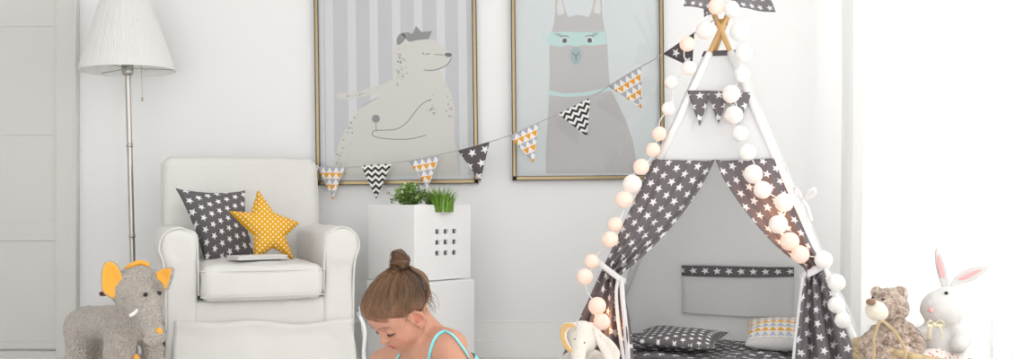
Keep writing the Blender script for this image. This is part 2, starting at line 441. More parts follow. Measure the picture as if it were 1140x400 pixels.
GREY_STAR = (.135, .125, .130); STAR_WHITE = (.82, .81, .82)
m_wall = plain('wall_paint', (.80, .80, .80), .85, .04, 300, spec=.1)
m_trim = plain('white_gloss_paint', (.83, .83, .82), .45)
m_door = plain('door_paint', (.655, .645, .625), .5)
m_floor = None
m_white_fab = fabric('white_slipcover', (.69, .68, .655), 0, .35)
m_piping = fabric('slipcover_piping', (.67, .66, .635))
m_sleeve = fabric('white_pole_sleeve', (.86, .86, .86))
m_canvas = fabric('white_canvas', (.96, .96, .96), .62, .15)
m_ribbon = fabric('white_ribbon', (.86, .86, .87), .2)
m_star = star_fabric('grey_star_cotton', GREY_STAR, STAR_WHITE, .052)
m_star_tent = star_fabric('grey_star_canvas', (.175, .158, .166), STAR_WHITE, .047, transl=.10)
m_star_small = star_fabric('grey_small_star_cotton', GREY_STAR, STAR_WHITE, .047)
m_tri = tri_fabric('triangle_cotton', ((.80, .36, .045), (.42, .42, .47)), (.80, .79, .78), .030, .026, flip=True)
m_tri_pillow = tri_fabric('triangle_pillow_cotton', ((.84, .42, .06), (.50, .53, .60)), (.84, .83, .80), .036, .030)
m_chev = chevron_fabric('chevron_cotton', (.045, .045, .045), (.80, .79, .77))
m_yellow = dot_fabric('yellow_dotted_cotton', (.70, .35, .012), (.84, .74, .52))
m_nickel = plain('brushed_nickel', (.48, .45, .42), .32, metal=1)
m_gold = plain('brass_frame', (.34, .27, .155), .4, metal=1)
m_frame_dark = plain('dark_frame_lip', (.07, .055, .04), .4)
m_wood = plain('pale_pole_wood', (.60, .38, .17), .55, .1, 60, vary=.15)
m_leg_wood = plain('birch_leg_wood', (.42, .27, .15), .5, vary=.15)
m_dark_wood = plain('dark_red_wood', (.09, .022, .018), .4)
m_black = plain('black_bead', (.012, .011, .011), .12, spec=.6)
m_cord = plain('white_cord', (.80, .79, .76), .7)
m_grey_cord = plain('grey_twine', (.45, .44, .43), .9)
m_planter = plain('white_lacquer', (.78, .78, .78), .3)
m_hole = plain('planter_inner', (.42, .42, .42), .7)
# ------------------------------------------------------------------ the room
DW = 4.6
def floor_mat():
    t = NT('pale_floorboards'); u, v = t.uv(); r = t.m('FRACT', t.m('DIVIDE', v, .12))
    g = t.m('LESS_THAN', r, .03); n = t.noise(6, 5)
    t.set(Base_Color=t.mix(g, t.mix(n, (.78, .76, .73), (.85, .84, .82)), (.55, .53, .50)), Roughness=.4); return t.mat
fl = M(); fl.grid(lambda u, v: (-2.7+4.6*u, -.6+5.4*v, 0), 4, 4, su=4.6, sv=5.4)
fl.box((-2.7, -.6, -.1), (1.9, 4.8, -.002))
struct('floor', fl, floor_mat(), 'pale floorboards running across the room', 'floor', smooth=False)
wb = M(); wb.box((-2.7, DW, 0), (1.82, DW+.15, 2.7))
struct('wall_back', wb, m_wall, 'plain light grey back wall behind the tent', 'wall', smooth=False)
ce = M(); ce.box((-2.7, -.6, 2.7), (1.82, 4.75, 2.8)); struct('ceiling', ce, m_wall, 'plain white ceiling above the room', 'ceiling', smooth=False)
wl = M(); wl.box((-2.7, -.6, 0), (-2.55, DW, 2.7))
struct('wall_left', wl, m_wall, 'plain light grey side wall beyond the door', 'wall', smooth=False)
WX = 1.64; WY0, WY1, WZ0, WZ1 = .7, 4.36, .14, 2.45
wr = M()
wr.box((WX, -.6, 0), (WX+.18, DW, WZ0)); wr.box((WX, -.6, WZ1), (WX+.18, DW, 2.7))
wr.box((WX, WY1, WZ0), (WX+.18, DW, WZ1)); wr.box((WX, -.6, WZ0), (WX+.18, WY0, WZ1))
struct('wall_right', wr, m_wall, 'white window wall on the bright side of the room', 'wall', smooth=False)
win = thing('window_1', 'tall bright window glowing behind the sheer curtain', 'window', (WX+.09, 2.3, WZ0)); win['kind'] = 'structure'
fr = M()
for y in (WY0, 2.0, 3.2, WY1-.06): fr.box((WX+.06, y, WZ0), (WX+.12, y+.06, WZ1))
fr.box((WX+.06, WY0, WZ0), (WX+.12, WY1, WZ0+.06)); fr.box((WX+.06, WY0, WZ1-.06), (WX+.12, WY1, WZ1))
obj('window_frame', fr, m_trim, win, smooth=False, bevel=.004)
tg = NT('window_glass'); tr_ = tg.node('ShaderNodeBsdfTransparent'); gl = tg.node('ShaderNodeBsdfGlossy'); gl.inputs['Roughness'].default_value = .02
mx = tg.node('ShaderNodeMixShader'); mx.inputs[0].default_value = .012; tg.link(tr_.outputs[0], mx.inputs[1]); tg.link(gl.outputs[0], mx.inputs[2]); tg.link(mx.outputs[0], tg.out.inputs[0])
m_glass = tg.mat
gp = M(); gp.box((WX+.085, WY0+.03, WZ0+.03), (WX+.091, WY1-.03, WZ1-.03)); obj('window_pane', gp, m_glass, win, smooth=False)
sl = M(); sl.box((WX-.03, WY0-.05, WZ0-.03), (WX+.06, WY1+.05, WZ0)); obj('window_sill', sl, m_trim, win, smooth=False, bevel=.006)
# skirting along the back wall: tall board, thinner foot
bb = M(); x0 = -1.86
bb.box((x0, DW-.014, .0), (1.64, DW, .157)); bb.box((x0, DW-.010, .157), (1.64, DW, .166)); bb.box((x0, DW-.020, 0), (1.64, DW-.014, .08))
struct('baseboard_back', bb, m_trim, 'white skirting board along the back wall', 'baseboard', smooth=False, bevel=.003)
br = M(); br.box((WX-.016, -.6, 0), (WX, DW-.02, .16))
struct('baseboard_right', br, m_trim, 'white skirting board under the window', 'baseboard', smooth=False, bevel=.003)
# the panelled door at the left edge, in its casing
dl = at(-95, 0, DW)[0]; dr = at(66, 0, DW)[0]; zc = lambda y: at(0, y, DW)[2]
dm = M(); dm.box((dl, DW-.018, zc(388)), (dr, DW, 2.05)); m_d = [m_door]
door = struct('door_1', dm, m_door, 'pale grey panelled door at the left edge of the room', 'door', smooth=False)
ra = M()
def rail(y0, y1, t=.007): ra.box((dl, DW-.018-t, zc(y1)), (dr, DW-.018, zc(y0)))
rail(247, 268, .008); rail(149.2, 151.4, .004); rail(28.5, 30.5, .004); ra.box((dr-.012, DW-.0268, zc(388)), (dr, DW-.018, 2.05)); rail(380, 388, .004)
obj('door_rail', ra, m_door, door, smooth=False, bevel=.002)
ca = M(); cx0, cx1 = dr-.001, at(89, 0, DW)[0]
ca.box((cx0, DW-.035, 0), (cx1, DW, 2.15)); ca.box((dl, DW-.035, 2.06), (cx1, DW, 2.15)); ca.box((cx1-.012, DW-.042, 0), (cx1, DW-.035, 2.15))
struct('trim_1', ca, m_door, 'pale grey casing around the panelled door', 'door casing', smooth=False, bevel=.004)
pl_ = M(); pl_.box((dl, DW-.02, 0), (dr, DW, zc(390.5)))
struct('trim_2', pl_, m_door, 'low plinth under the panelled door', 'plinth', smooth=False)

# ------------------------------------------------------------------ curtains
def curtain(y0, y1, x, amp, per, seed, z1=2.55):
    mb = M(); n = int((y0-y1)/.012)
    def fn(u, v):
        y = y0+(y1-y0)*u; ph = 2*PI*y/per+1.5*math.sin(y*3+seed)
        a = amp*(.55+.45*(1-v))
        return (x+a*math.sin(ph)+.3*a*math.sin(2.3*ph+seed)+.01*math.sin(7*v+seed)*v, y+.01*math.sin(ph*1.3)*(1-v), .015+(z1-.015)*v)
    mb.grid(fn, n, 24); return mb
ts = NT('sheer_voile'); d1 = ts.node('ShaderNodeBsdfDiffuse'); d1.inputs[0].default_value = (.9, .9, .9, 1); d2 = ts.node('ShaderNodeBsdfTranslucent'); d2.inputs[0].default_value = (.95, .95, .95, 1)
d3 = ts.node('ShaderNodeBsdfTransparent'); a1 = ts.node('ShaderNodeMixShader'); a1.inputs[0].default_value = .6; ts.link(d1.outputs[0], a1.inputs[1]); ts.link(d2.outputs[0], a1.inputs[2])
a2 = ts.node('ShaderNodeMixShader'); a2.inputs[0].default_value = .24; ts.link(a1.outputs[0], a2.inputs[1]); ts.link(d3.outputs[0], a2.inputs[2]); ts.link(a2.outputs[0], ts.out.inputs[0])
m_sheer = ts.mat
m_curtain = fabric('offwhite_curtain', (.96, .955, .94), .6, .1)
c = obj('sheer_curtain', curtain(3.95, .75, 1.50, .022, .17, 2), m_sheer, base=(1.5, 2.2, .015))
tag(c, 'long white sheer curtain hanging over the bright window', 'curtain')
c = obj('drape_curtain', curtain(4.52, 3.72, 1.46, .038, .19, 5), m_curtain, base=(1.49, 4.1, .015))
tag(c, 'off white curtain hanging in the corner beside the tent', 'curtain')
cr = M(); cr.tube([(1.50, 4.55, 2.575), (1.50, .6, 2.575)], .012)
c = obj('curtain_rail', cr, m_trim); tag(c, 'white curtain rail high on the window wall', 'curtain rail')
# a low white slatted screen standing in front of the sheer curtain
rd = thing('slatted_screen', 'low white slatted screen standing by the sheer curtain behind the plush rabbit', 'screen', (1.423, 3.0, 0))
m_slat = fabric('white_slat', (.97, .97, .97), .75, .05)
for y in (2.925, 3.061): rb = M(); rb.box((1.416, y-.005, 0), (1.430, y+.005, .60)); part('post', rb, m_slat, rd, smooth=False)
lv = M()
for k in range(14): z = .012+k*.0435; lv.box((1.421, 2.930, z), (1.424, 3.056, z+.034))
part('slat_panel', lv, m_slat, rd, smooth=False)

# ------------------------------------------------------------------ framed pictures on the back wall
def px_rot(cx, cy, deg):
    c_, s_ = math.cos(math.radians(deg)), math.sin(math.radians(deg))
    return lambda x, y: (cx+(x-cx)*c_+(y-cy)*s_, cy-(x-cx)*s_+(y-cy)*c_)
def flat_poly(mb, pts, rot, d, mi, smooth=0):
    P = catmull([np.array([*p, 0.]) for p in pts], smooth*len(pts), True)[:, :2] if smooth else pts
    mb.poly([at(*rot(p[0], p[1]), d) for p in P], mi)
def stroke(mb, pts, rot, d, mi, wd=.9, n=24):
    P = catmull([np.array([*p, 0.]) for p in pts], n)[:, :2]
    T = np.gradient(P, axis=0); T /= np.linalg.norm(T, axis=1)[:, None]+1e-9; N_ = np.c_[-T[:, 1], T[:, 0]]*wd/2
    V = [at(*rot(*q), d) for q in np.r_[P+N_, P-N_]]; m_ = len(P)
    mb.add(V, [(i, i+1, m_+i+1, m_+i) for i in range(m_-1)], mi)
def disc(mb, x, y, r, rot, d, mi, ry=None, n=14):
    mb.poly([at(*rot(x+r*math.cos(2*PI*k/n), y+(ry or r)*math.sin(2*PI*k/n)), d) for k in range(n)], mi)
def framed(name, label, x0, x1, ytop, ybot, rot, printer, mats):
    dF = DW-.026; r = thing(name, label, 'picture', at(*rot((x0+x1)/2, ybot), DW-.016)); wf = 4.2
    fb = M(); lip = M()
    def bar(mb, a, b, da, db):
        V = [at(*rot(*p), d_) for d_ in (da, db) for p in ((a[0], a[1]), (b[0], a[1]), (b[0], b[1]), (a[0], b[1]))]
        mb.add(V, [(0, 1, 2, 3), (7, 6, 5, 4), (0, 4, 5, 1), (1, 5, 6, 2), (2, 6, 7, 3), (3, 7, 4, 0)], 0)
    for a, b in (((x0, ytop), (x0+wf, ybot)), ((x1-wf, ytop), (x1, ybot)), ((x0, ybot-wf), (x1, ybot)), ((x0, ytop), (x1, ytop+wf))): bar(fb, a, b, dF, DW)
    for a, b in (((x0-.5, ytop-1), (x0+.6, ybot+.6)), ((x0+wf-.8, ytop), (x0+wf+.3, ybot)), ((x1-.6, ytop-1), (x1+.5, ybot+.6)), ((x1-wf-.3, ytop), (x1-wf+.8, ybot)), ((x0, ybot-.5), (x1, ybot+.6)), ((x0, ybot-wf-.3), (x1, ybot-wf+.5))): bar(lip, a, b, dF-.001, DW-.004)
    part('frame', fb, m_gold, r, smooth=False); part('frame_lip', lip, m_frame_dark, r, smooth=False, label='dark edges of the brass frame')
    pm = M(); bar(pm, (x0+wf-1, ytop+wf-1), (x1-wf+1, ybot-wf+1), DW-.014, DW-.006)
    printer(pm, rot, DW-.0145); part('print', pm, mats, r, smooth=False)
    gm = M(); bar(gm, (x0+wf-1, ytop+wf-1), (x1-wf+1, ybot-wf+1), DW-.021, DW-.019); part('glazing', gm, m_glass, r, smooth=False)
    return r
def pm_(n, c): return plain(n, tuple(x*.88 for x in c), .8, spec=.1)
def bear_print(mb, rot, d):
    q = lambda k: d-.0004*k
    flat_poly(mb, [(361, -52), (524, -52), (524, 196), (361, 196)], rot, q(1), 1)
    for cxs in (367, 392.5, 417, 442, 466.5, 491.5, 515.5): flat_poly(mb, [(cxs-4.6, -52), (cxs+4.6, -52), (cxs+4.6, 196), (cxs-4.6, 196)], rot, q(2), 2)
    body = [(369, 196), (370, 180), (376, 160), (386, 140), (396, 124), (408, 116), (422, 108), (420, 104), (404, 107), (386, 110), (377, 109), (374, 105), (378, 102), (392, 104), (410, 98), (426, 94), (438, 88), (438, 72), (438, 58), (441, 48), (446, 43), (450, 40), (456, 42), (466, 42), (476, 43), (486, 46), (492, 52), (498, 57), (503, 60), (503, 66), (498, 73), (490, 78), (494, 88), (502, 104), (506, 122), (505, 150), (510, 196)]
    flat_poly(mb, body, rot, q(3), 3)
    flat_poly(mb, [(443, 50), (442.5, 43), (446, 38), (451, 38.5), (452, 43), (448, 48)], rot, q(4), 4, 3)
    flat_poly(mb, [(447, 37), (455, 36), (460, 38), (464, 29), (470, 36), (482, 35), (478, 44), (466, 45), (456, 47)], rot, q(4), 4)
    flat_poly(mb, [(495, 61), (499, 59.5), (503, 60.5), (503, 63.5), (498, 64)], rot, q(4), 5, 3)
    stroke(mb, [(503, 65), (499, 72), (490, 77), (479, 79), (472, 78)], rot, q(4), 5, .9)
    stroke(mb, [(474, 61), (479, 60)], rot, q(4), 5, .9); stroke(mb, [(484, 61), (494, 62)], rot, q(4), 5, .8)
    disc(mb, 471.5, 60, .9, rot, q(4), 5)
    stroke(mb, [(480, 111), (470, 116), (461, 126), (452, 137), (440, 144), (420, 145), (415, 146), (414, 150), (420, 153), (436, 155), (456, 155), (474, 151)], rot, q(4), 5, .8, 60)
    stroke(mb, [(421, 108), (412, 113), (404, 118)], rot, q(4), 4, .6)
    stroke(mb, [(418, 137), (418.5, 146)], rot, q(4), 4, .9); disc(mb, 418, 132, 4.6, rot, q(4), 4)
    rr = random.Random(3)
    for _ in range(150):
        zx, zy, sx, sy = rr.choice([(378, 170, 8, 20), (390, 138, 8, 12), (447, 64, 5, 12), (500, 120, 4, 18), (400, 105, 14, 3), (446, 84, 6, 8), (377, 188, 6, 6), (480, 118, 5, 8)])
        x, y = rr.gauss(zx, sx*.6), rr.gauss(zy, sy*.6)
        if poly_dist(np.array(body, float), np.array([[x]]), np.array([[y]]))[0, 0] < -1.5: disc(mb, x, y, rr.uniform(.5, .9), rot, q(4), rr.choice([4, 5, 5]), n=6)
framed('framed_bear_print', 'brass framed print of a crowned bear on grey stripes', 351, 531, -58, 205, px_rot(441, 100, .7), bear_print,
       [pm_('print_mount', (.66, .68, .70)), pm_('print_stripe_grey', (.53, .54, .57)), pm_('print_stripe_white', (.65, .66, .675)), pm_('print_bear_cream', (.62, .62, .575)), pm_('print_ink_grey', (.27, .28, .28)), pm_('print_ink_dark', (.16, .16, .17))])
def llama_print(mb, rot, d):
    q = lambda k: d-.0004*k
    flat_poly(mb, [(578, -60), (731, -60), (731, 193), (578, 193)], rot, q(1), 1)
    body = [(607, 193), (607, 170), (609, 140), (611, 110), (612, 80), (612, 56), (613, 40), (617, 28), (619, 14), (619, 2), (623, -8), (628, 2), (630, 12), (634, 19), (644, 16), (656, 19), (660, 10), (662, 0), (667, -8), (671, 2), (671, 14), (673, 28), (676, 44), (677, 60), (678, 84), (680, 100), (688, 116), (697, 136), (704, 158), (708, 180), (709, 193)]
    flat_poly(mb, body, rot, q(2), 2)
    for e in ([(622, 16), (621, 4), (624, -4), (627, 4), (629, 14)], [(662, 13), (664, 2), (667, -4), (669, 4), (669, 15)]): flat_poly(mb, e, rot, q(3), 6, 3)
    flat_poly(mb, [(611, 36), (630, 35), (652, 36), (674, 35), (676, 49), (660, 51), (650, 50), (642, 52), (634, 50), (622, 52), (611, 49)], rot, q(3), 3)
    for p in ([(611, 42), (606, 38), (603, 46)], [(611, 44), (607, 48), (605, 53)]): stroke(mb, p, rot, q(3), 3, 1.4, 8)
    disc(mb, 641.5, 62, 6.5, rot, q(4), 4, 10, 18); stroke(mb, [(638, 59), (641.5, 62), (645, 59)], rot, q(5), 5, .9); stroke(mb, [(641.5, 62), (641.5, 68)], rot, q(5), 5, .8)
    for x in (629, 657): disc(mb, x, 44, 4.2, rot, q(4), 6, 3.2); disc(mb, x, 45, 2.6, rot, q(5), 5); stroke(mb, [(x-5, 41), (x, 39.5), (x+5, 41)], rot, q(5), 5, .8)
    for k in range(3): stroke(mb, [(621+2*k, 40), (619+2.2*k, 36.5)], rot, q(5), 5, .6); stroke(mb, [(660+2*k, 40), (662+2.2*k, 36.5)], rot, q(5), 5, .6)
    flat_poly(mb, [(611, 100), (628, 104), (650, 103), (679, 97), (680, 101), (650, 107), (628, 108), (610, 105)], rot, q(3), 3)
    rr = random.Random(5)
    for _ in range(420):
        x, y = rr.uniform(607, 708), rr.uniform(20, 192)
        if poly_dist(np.array(body, float), np.array([[x]]), np.array([[y]]))[0, 0] < -2 and not 34 < y < 53:
            stroke(mb, [(x, y), (x+rr.uniform(-1.4, 1.4), y+rr.uniform(1.2, 2.8))], rot, q(2.6), 7, .6, 2)
framed('framed_llama_print', 'brass framed print of a grey llama wearing a mint mask', 570, 739, -66, 200, px_rot(655, 100, .5), llama_print,
       [pm_('print_mount_pale', (.66, .69, .70)), pm_('print_sky_grey', (.63, .68, .69)), pm_('print_llama_grey', (.50, .492, .495)), pm_('print_mint', (.50, .68, .66)), pm_('print_snout', (.36, .45, .45)), pm_('print_ink_black', (.12, .13, .14)), pm_('print_pale', (.66, .67, .66)), pm_('print_fleck', (.42, .415, .42))])

# ------------------------------------------------------------------ floor lamp
LB = at(151, 0, 4.34)*[1, 1, 0]; lamp = thing('floor_lamp', 'silver floor lamp with a white pleated shade behind the armchair', 'lamp', LB)
Rl = rotm((0, 1, 0), -math.radians(1.55))
def lz(y): return at(0, y, 4.34)[2]
lb = M(); lb.lathe([(0, 0), (.13, 0), (.135, .008), (.13, .018), (.04, .028), (.02, .05), (0, .05)], 40, LB); part('base', lb, m_nickel, lamp)
po = M(); po.lathe([(.011, .03), (.011, lz(84))], 20, LB, R=Rl); part('pole', po, m_nickel, lamp)
for y in (162, 263):
    rg = M(); z = lz(y); rg.lathe([(.011, z-.008), (.0135, z-.006), (.0135, z+.006), (.011, z+.008)], 20, LB, R=Rl); part('coupling', rg, m_nickel, lamp)
so = M(); z = lz(84); so.lathe([(0, z), (.020, z), (.024, z+.012), (.024, z+.045), (.0, z+.045)], 24, LB, R=Rl); part('socket', so, m_nickel, lamp)
zt = lz(79); hs = .345; prof = [(.1925, zt), (.192, zt+.004)]+[(.192-(.192-.083)*k/12, zt+.004+hs*k/12) for k in range(1, 13)]
m_shade = fabric('pleated_shade_cloth', (.94, .94, .93), .45, .1)
sh = M(); sh.lathe(prof, 432, LB, R=Rl, mod=lambda a, i: 1+(.0075*math.sin(a*108)+.003*math.sin(a*31) if i > 1 else 0))
part('lamp_shade', sh, m_shade, lamp, solid=.002)
sp = M(); tr_ = zt+.02
for k in range(3): a = k*2*PI/3+.4; sp.tube(np.array([(0, 0, lz(76)), (.19*math.cos(a), .19*math.sin(a), zt+.01)])@Rl.T+LB, .002, 6)
part('shade_carrier', sp, m_nickel, lamp)
bl = M(); zb = lz(70); bl.lathe([(.012, zb-.02), (.03, zb+.02), (.034, zb+.045), (.025, zb+.07), (0, zb+.08)], 20, LB, R=Rl)
part('bulb', bl, plain('frosted_bulb', (.85, .85, .82), .4), lamp)
ch = M(); cc0 = at(157.5, 74, 4.30); cc1 = at(158.5, 110, 4.30); P = np.linspace(cc0, cc1, 22)
ch.tube(P, .0014, 6)
for p in P[::2]: ch.lathe([(0, -.0028), (.0026, 0), (0, .0028)], 6, p)
part('pull_chain', ch, m_nickel, lamp); pk = M(); pk.lathe([(0, -.012), (.006, -.008), (.005, .004), (0, .010)], 10, cc1); part('pull_knob', pk, m_nickel, lamp)

# ------------------------------------------------------------------ armchair
CYAW = math.radians(21); CO = np.array([at(292, 0, 3.70)[0], 3.70, 0.]); RC = rotm('Z', CYAW)
def cw(V): return (np.asarray(V, float)*[.92, 1, 1])@RC.T+CO        # chair local (x right, y back, z up) -> world
chair = thing('armchair', 'white slipcovered armchair with rolled arms and a loose seat cushion', 'armchair', CO)
def cobj(name, s, mat, fz=(.0042, .10), sm=3, **k):
    V, Fs = s.mesh(sm); V, Fs = fuzz(V, Fs, fz[0], fz[1], 2); V, Fs = fuzz(V, Fs, fz[0]*.35, fz[1]*.3, 4)
    return part(name, (cw(V), Fs), mat, chair, **k)
# arms: an upright box with a roll on top that overhangs to the outside
for sx in (-1, 1):
    s = S((min(sx*.2, sx*.44), -.05, .02), (max(sx*.2, sx*.44), .75, .68), .007)
    s.box((sx*.300, .33, .32), (.060, .335, .26), rnd=.018, k=.0)
    def roll(X, Y, Z, sx=sx):
        r = np.sqrt((X-sx*.312)**2+(Z-.530)**2)-.066; q0, q1 = r+.022, np.abs(Y-.33)-.338+.022
        return np.sqrt(np.maximum(q0, 0)**2+np.maximum(q1, 0)**2)+np.minimum(np.maximum(q0, q1), 0)-.022
    s.fn(roll, .035)
    cobj('arm', s, m_white_fab)
    pp = M(); prof = [(sx*.238, .36), (sx*.240, .47)]+[(sx*.312-sx*.068*math.cos(a), .530+.068*math.sin(a)) for a in np.linspace(.0, PI+.5, 16)]+[(sx*.362, .46), (sx*.357, .36), (sx*.357, .24)]
    P = catmull([np.array([x, -.006, z]) for x, z in prof], 90); pp.tube(cw(P), .0038, 8); part('piping', pp, m_piping, chair)
s = S((-.42, .4, .2), (.42, .95, .92), .008); Rb = rotm('X', -math.radians(9))
s.box((0, .66, .54), (.342, .085, .335), R=Rb, rnd=.045, k=0); cobj('backrest', s, m_white_fab, (.004, .12))
pb = M(); P = catmull([np.array(p) for p in [(-.342, .60, .5), (-.339, .645, .80), (-.317, .655, .850), (0, .656, .858), (.317, .655, .850), (.339, .645, .80), (.342, .60, .5)]], 70); pb.tube(cw(P), .0022, 8); part('piping', pb, m_piping, chair)
s = S((-.36, -.03, .05), (.36, .75, .42), .008); s.box((0, .35, .22), (.315, .345, .125), rnd=.02, k=0); cobj('seat_base', s, m_white_fab, (.003, .1))
s = S((-.30, -.12, .3), (.30, .64, .52), .007); s.box((0, .255, .402), (.232, .305, .064), rnd=.036, k=0); s.ell((0, .26, .42), (.22, .28, .062), k=.03)
cobj('seat_cushion', s, m_white_fab, (.003, .08))
for z in (.446, .356):
    pc = M(); P = catmull([np.array(p) for p in [(-.226, .30, z), (-.228, .0, z), (-.212, -.040, z), (0, -.052, z), (.212, -.040, z), (.228, .0, z), (.226, .30, z)]], 60); pc.tube(cw(P), .0022, 8); part('piping', pc, m_piping, chair)
# skirt: front and two sides, flaring, slit open at the corners
def skirt(ax, a0, a1, off, seed):
    mb = M()
    def fn(u, v):
        t = a0+(a1-a0)*u; z = .262-.235*v; z += (.010*math.sin(5*u+seed)+.006*math.sin(13*u+2*seed))*(1-v); o = off+math.copysign(-.010+.052*v+.010*v*math.sin(9*u*2+seed)+.005*v*math.sin(31*u+seed), off)
        e = (u-.5)*.03*v
        return (t+e, o, z) if ax == 'y' else (o, t+e, z)
    mb.grid(lambda u, v: cw([fn(u, v)])[0], 48, 12); return mb
part('skirt', skirt('y', -.325, .355, -.004, 1), m_white_fab, chair, solid=.003)
part('skirt', skirt('x', .02, .68, -.362, 2), m_white_fab, chair, solid=.003)
part('skirt', skirt('x', .02, .68, .362, 4), m_white_fab, chair, solid=.003)
for sx in (-.335, .335):
    for y in (.03, .62): lg = M(); lg.box((sx-.022, y-.022, 0), (sx+.022, y+.022, .16)); lg.v = [cw(v) for v in lg.v]; part('leg', lg, m_leg_wood, chair, smooth=False, bevel=.004)
for sx in (-1, 1):
    for k, q in enumerate(((.0, .03), (.02, -.02))):
        tb = M(); P = catmull([cw([(sx*.382, .0+q[0], .30-.02*k)])[0], cw([(sx*.398, -.008+q[1], .22)])[0], cw([(sx*.404+q[1]*.4, .0+q[1], .12)])[0], cw([(sx*.412, .01+q[1], .03)])[0]], 16); tb.tube(P, .009, 6, flat=.2)
        part('tie', tb, m_ribbon, chair)
# on the seat: star pillow, yellow star cushion, thin book
SZ = .482
def seat_pt(x, y, z): return cw([(x, y, z)])[0]
pw = M(); pillow(pw, at(229, 296.5, 3.97), at(286, 293.5, 4.06), at(273, 212, 4.14), at(195, 209.5, 4.06), .066, 26, .13, .29, .31, edge=.45, turn=.30)
o = obj('star_print_pillow', pw, m_star_small); tag(o, 'dark grey pillow with white stars leaning on the armchair back', 'pillow')
fr = plane_frame(at(294, 255, 3.93), (.30, -.93, .22))
tips = [(287, 211), (334, 248.5), (328, 291), (283, 290), (254, 235)]; inn = [(305, 237), (318, 264), (304, 276), (282, 263), (279, 237)]
ol = []
for k in range(5): ol += [tips[k], inn[k]]
P2 = np.array([to_plane(ray_plane(x, y, fr[0], fr[3]), fr) for x, y in ol])
V, Fs = puff(P2, .042, .042, .0035, smooth=3)
o = obj('star_shaped_pillow', (from_plane(V, fr), Fs, 0, V[:, :2]), m_yellow); tag(o, 'yellow star shaped pillow with white dots on the armchair seat', 'pillow')
bk = thing('book', 'thin white book lying on the front of the armchair seat', 'book', (*((at(266, 294, 3.71)+at(322, 291.5, 3.80))/2)[:2], .470))
b0, b1 = at(265, 293.3, 3.70), at(321, 290.8, 3.83); dn = nrm(np.array([b1[0]-b0[0], b1[1]-b0[1], 0])); bp = np.array([-dn[1], dn[0], 0]); wv = np.linalg.norm((b1-b0)[:2])
BZ = .480
def bbox(mb, o0, o1, z0, z1, depth, ins=0):
    V = [b0*[1, 1, 0]+dn*a+bp*b+np.array([0, 0, z]) for z in (z0, z1) for a, b in ((o0, ins), (o1, ins), (o1, depth), (o0, depth))]
    mb.add(V, [(3, 2, 1, 0), (4, 5, 6, 7), (0, 1, 5, 4), (1, 2, 6, 5), (2, 3, 7, 6), (3, 0, 4, 7)])
m_bookw = plain('white_book_cover', (.78, .78, .78), .4); m_page = plain('book_pages', (.62, .61, .58), .8)
for z0, z1 in ((BZ, BZ+.002), (BZ+.012, BZ+.014)): mb = M(); bbox(mb, 0, wv, z0, z1, .10); part('cover', mb, m_bookw, bk, smooth=False)
mb = M(); bbox(mb, .003, wv-.003, BZ+.002, BZ+.012, .097, .003); part('pages', mb, m_page, bk, smooth=False)

# ------------------------------------------------------------------ planter on its pedestal, with plants
def rbox(mb, c, ev, fv, z0, z1, mi=0):
    c = np.asarray(c); V = [np.array([*(c+a*ev+b*fv), z]) for z in (z0, z1) for a, b in ((0, 0), (1, 0), (1, 1), (0, 1))]
    mb.add(V, [(3, 2, 1, 0), (4, 5, 6, 7), (0, 1, 5, 4), (1, 2, 6, 5), (2, 3, 7, 6), (3, 0, 4, 7)], mi)
PC = at(461, 0, 4.05)[:2]; PE = np.array([.212, .235]); PF = np.array([-.205, .185]); PZ0, PZ1 = at(0, 314, 4.05)[2], .6795
pe, pf = PE/np.linalg.norm(PE), PF/np.linalg.norm(PF); LE, LF = np.linalg.norm(PE), np.linalg.norm(PF)
plt = thing('cube_planter', 'white cube planter with nine square holes standing on a white pedestal', 'planter', (*(PC+PE/2+PF/2), PZ0))
pb = M(); th = .012
# right-hand face with a 3 x 3 grid of holes: build it from strips
hx = [.40, .545, .70]; hw_ = .034; zz = [at(0, y, 4.15)[2] for y in (282, 270, 258)]; hh_ = .0095
def strip(a0, a1, z0, z1): rbox(pb, PC+PE*a0, PE*(a1-a0), pf*th, z0, z1)
cuts = [(a-hw_, a+hw_) for a in hx]; prev = 0
for a0, a1 in cuts: strip(prev, a0, PZ0, PZ1); prev = a1
strip(prev, 1, PZ0, PZ1)
for a0, a1 in cuts:
    pz = PZ0
    for z in zz: strip(a0, a1, pz, z-hh_); pz = z+hh_
    strip(a0, a1, pz, PZ1)
rbox(pb, PC+pf*th, pe*th, PF-pf*th*2, PZ0, PZ1); rbox(pb, PC+PE-pe*th+pf*th, pe*th, PF-pf*th*2, PZ0, PZ1); rbox(pb, PC+PF-pf*th, PE, pf*th, PZ0, PZ1)
rbox(pb, PC+pe*th+pf*th, PE-pe*2*th, PF-pf*2*th, PZ0, PZ0+th)
part('planter_box', pb, m_planter, plt, smooth=False)
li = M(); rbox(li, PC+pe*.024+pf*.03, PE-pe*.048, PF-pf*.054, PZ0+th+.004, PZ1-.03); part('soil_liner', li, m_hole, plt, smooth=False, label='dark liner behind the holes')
QC = at(468, 0, 3.98)[:2]; QE = np.array([.200, .255]); QF = np.array([-.235, .19])
pd = M(); rbox(pd, QC, QE, QF, 0, PZ0-.003)
o = obj('pedestal', pd, m_planter, smooth=False, bevel=.004); tag(o, 'plain white cube pedestal on the floor carrying the planter', 'pedestal')
m_leaf = plain('leaf_green', (.13, .24, .045), .5, vary=.5, vscale=40); m_leaf_pale = plain('leaf_pale_edge', (.46, .58, .30), .5, vary=.3, vscale=60); m_grass = plain('grass_green', (.15, .30, .035), .5, vary=.45, vscale=50)
rr = random.Random(8); PM = PC+PE*.5+PF*.5
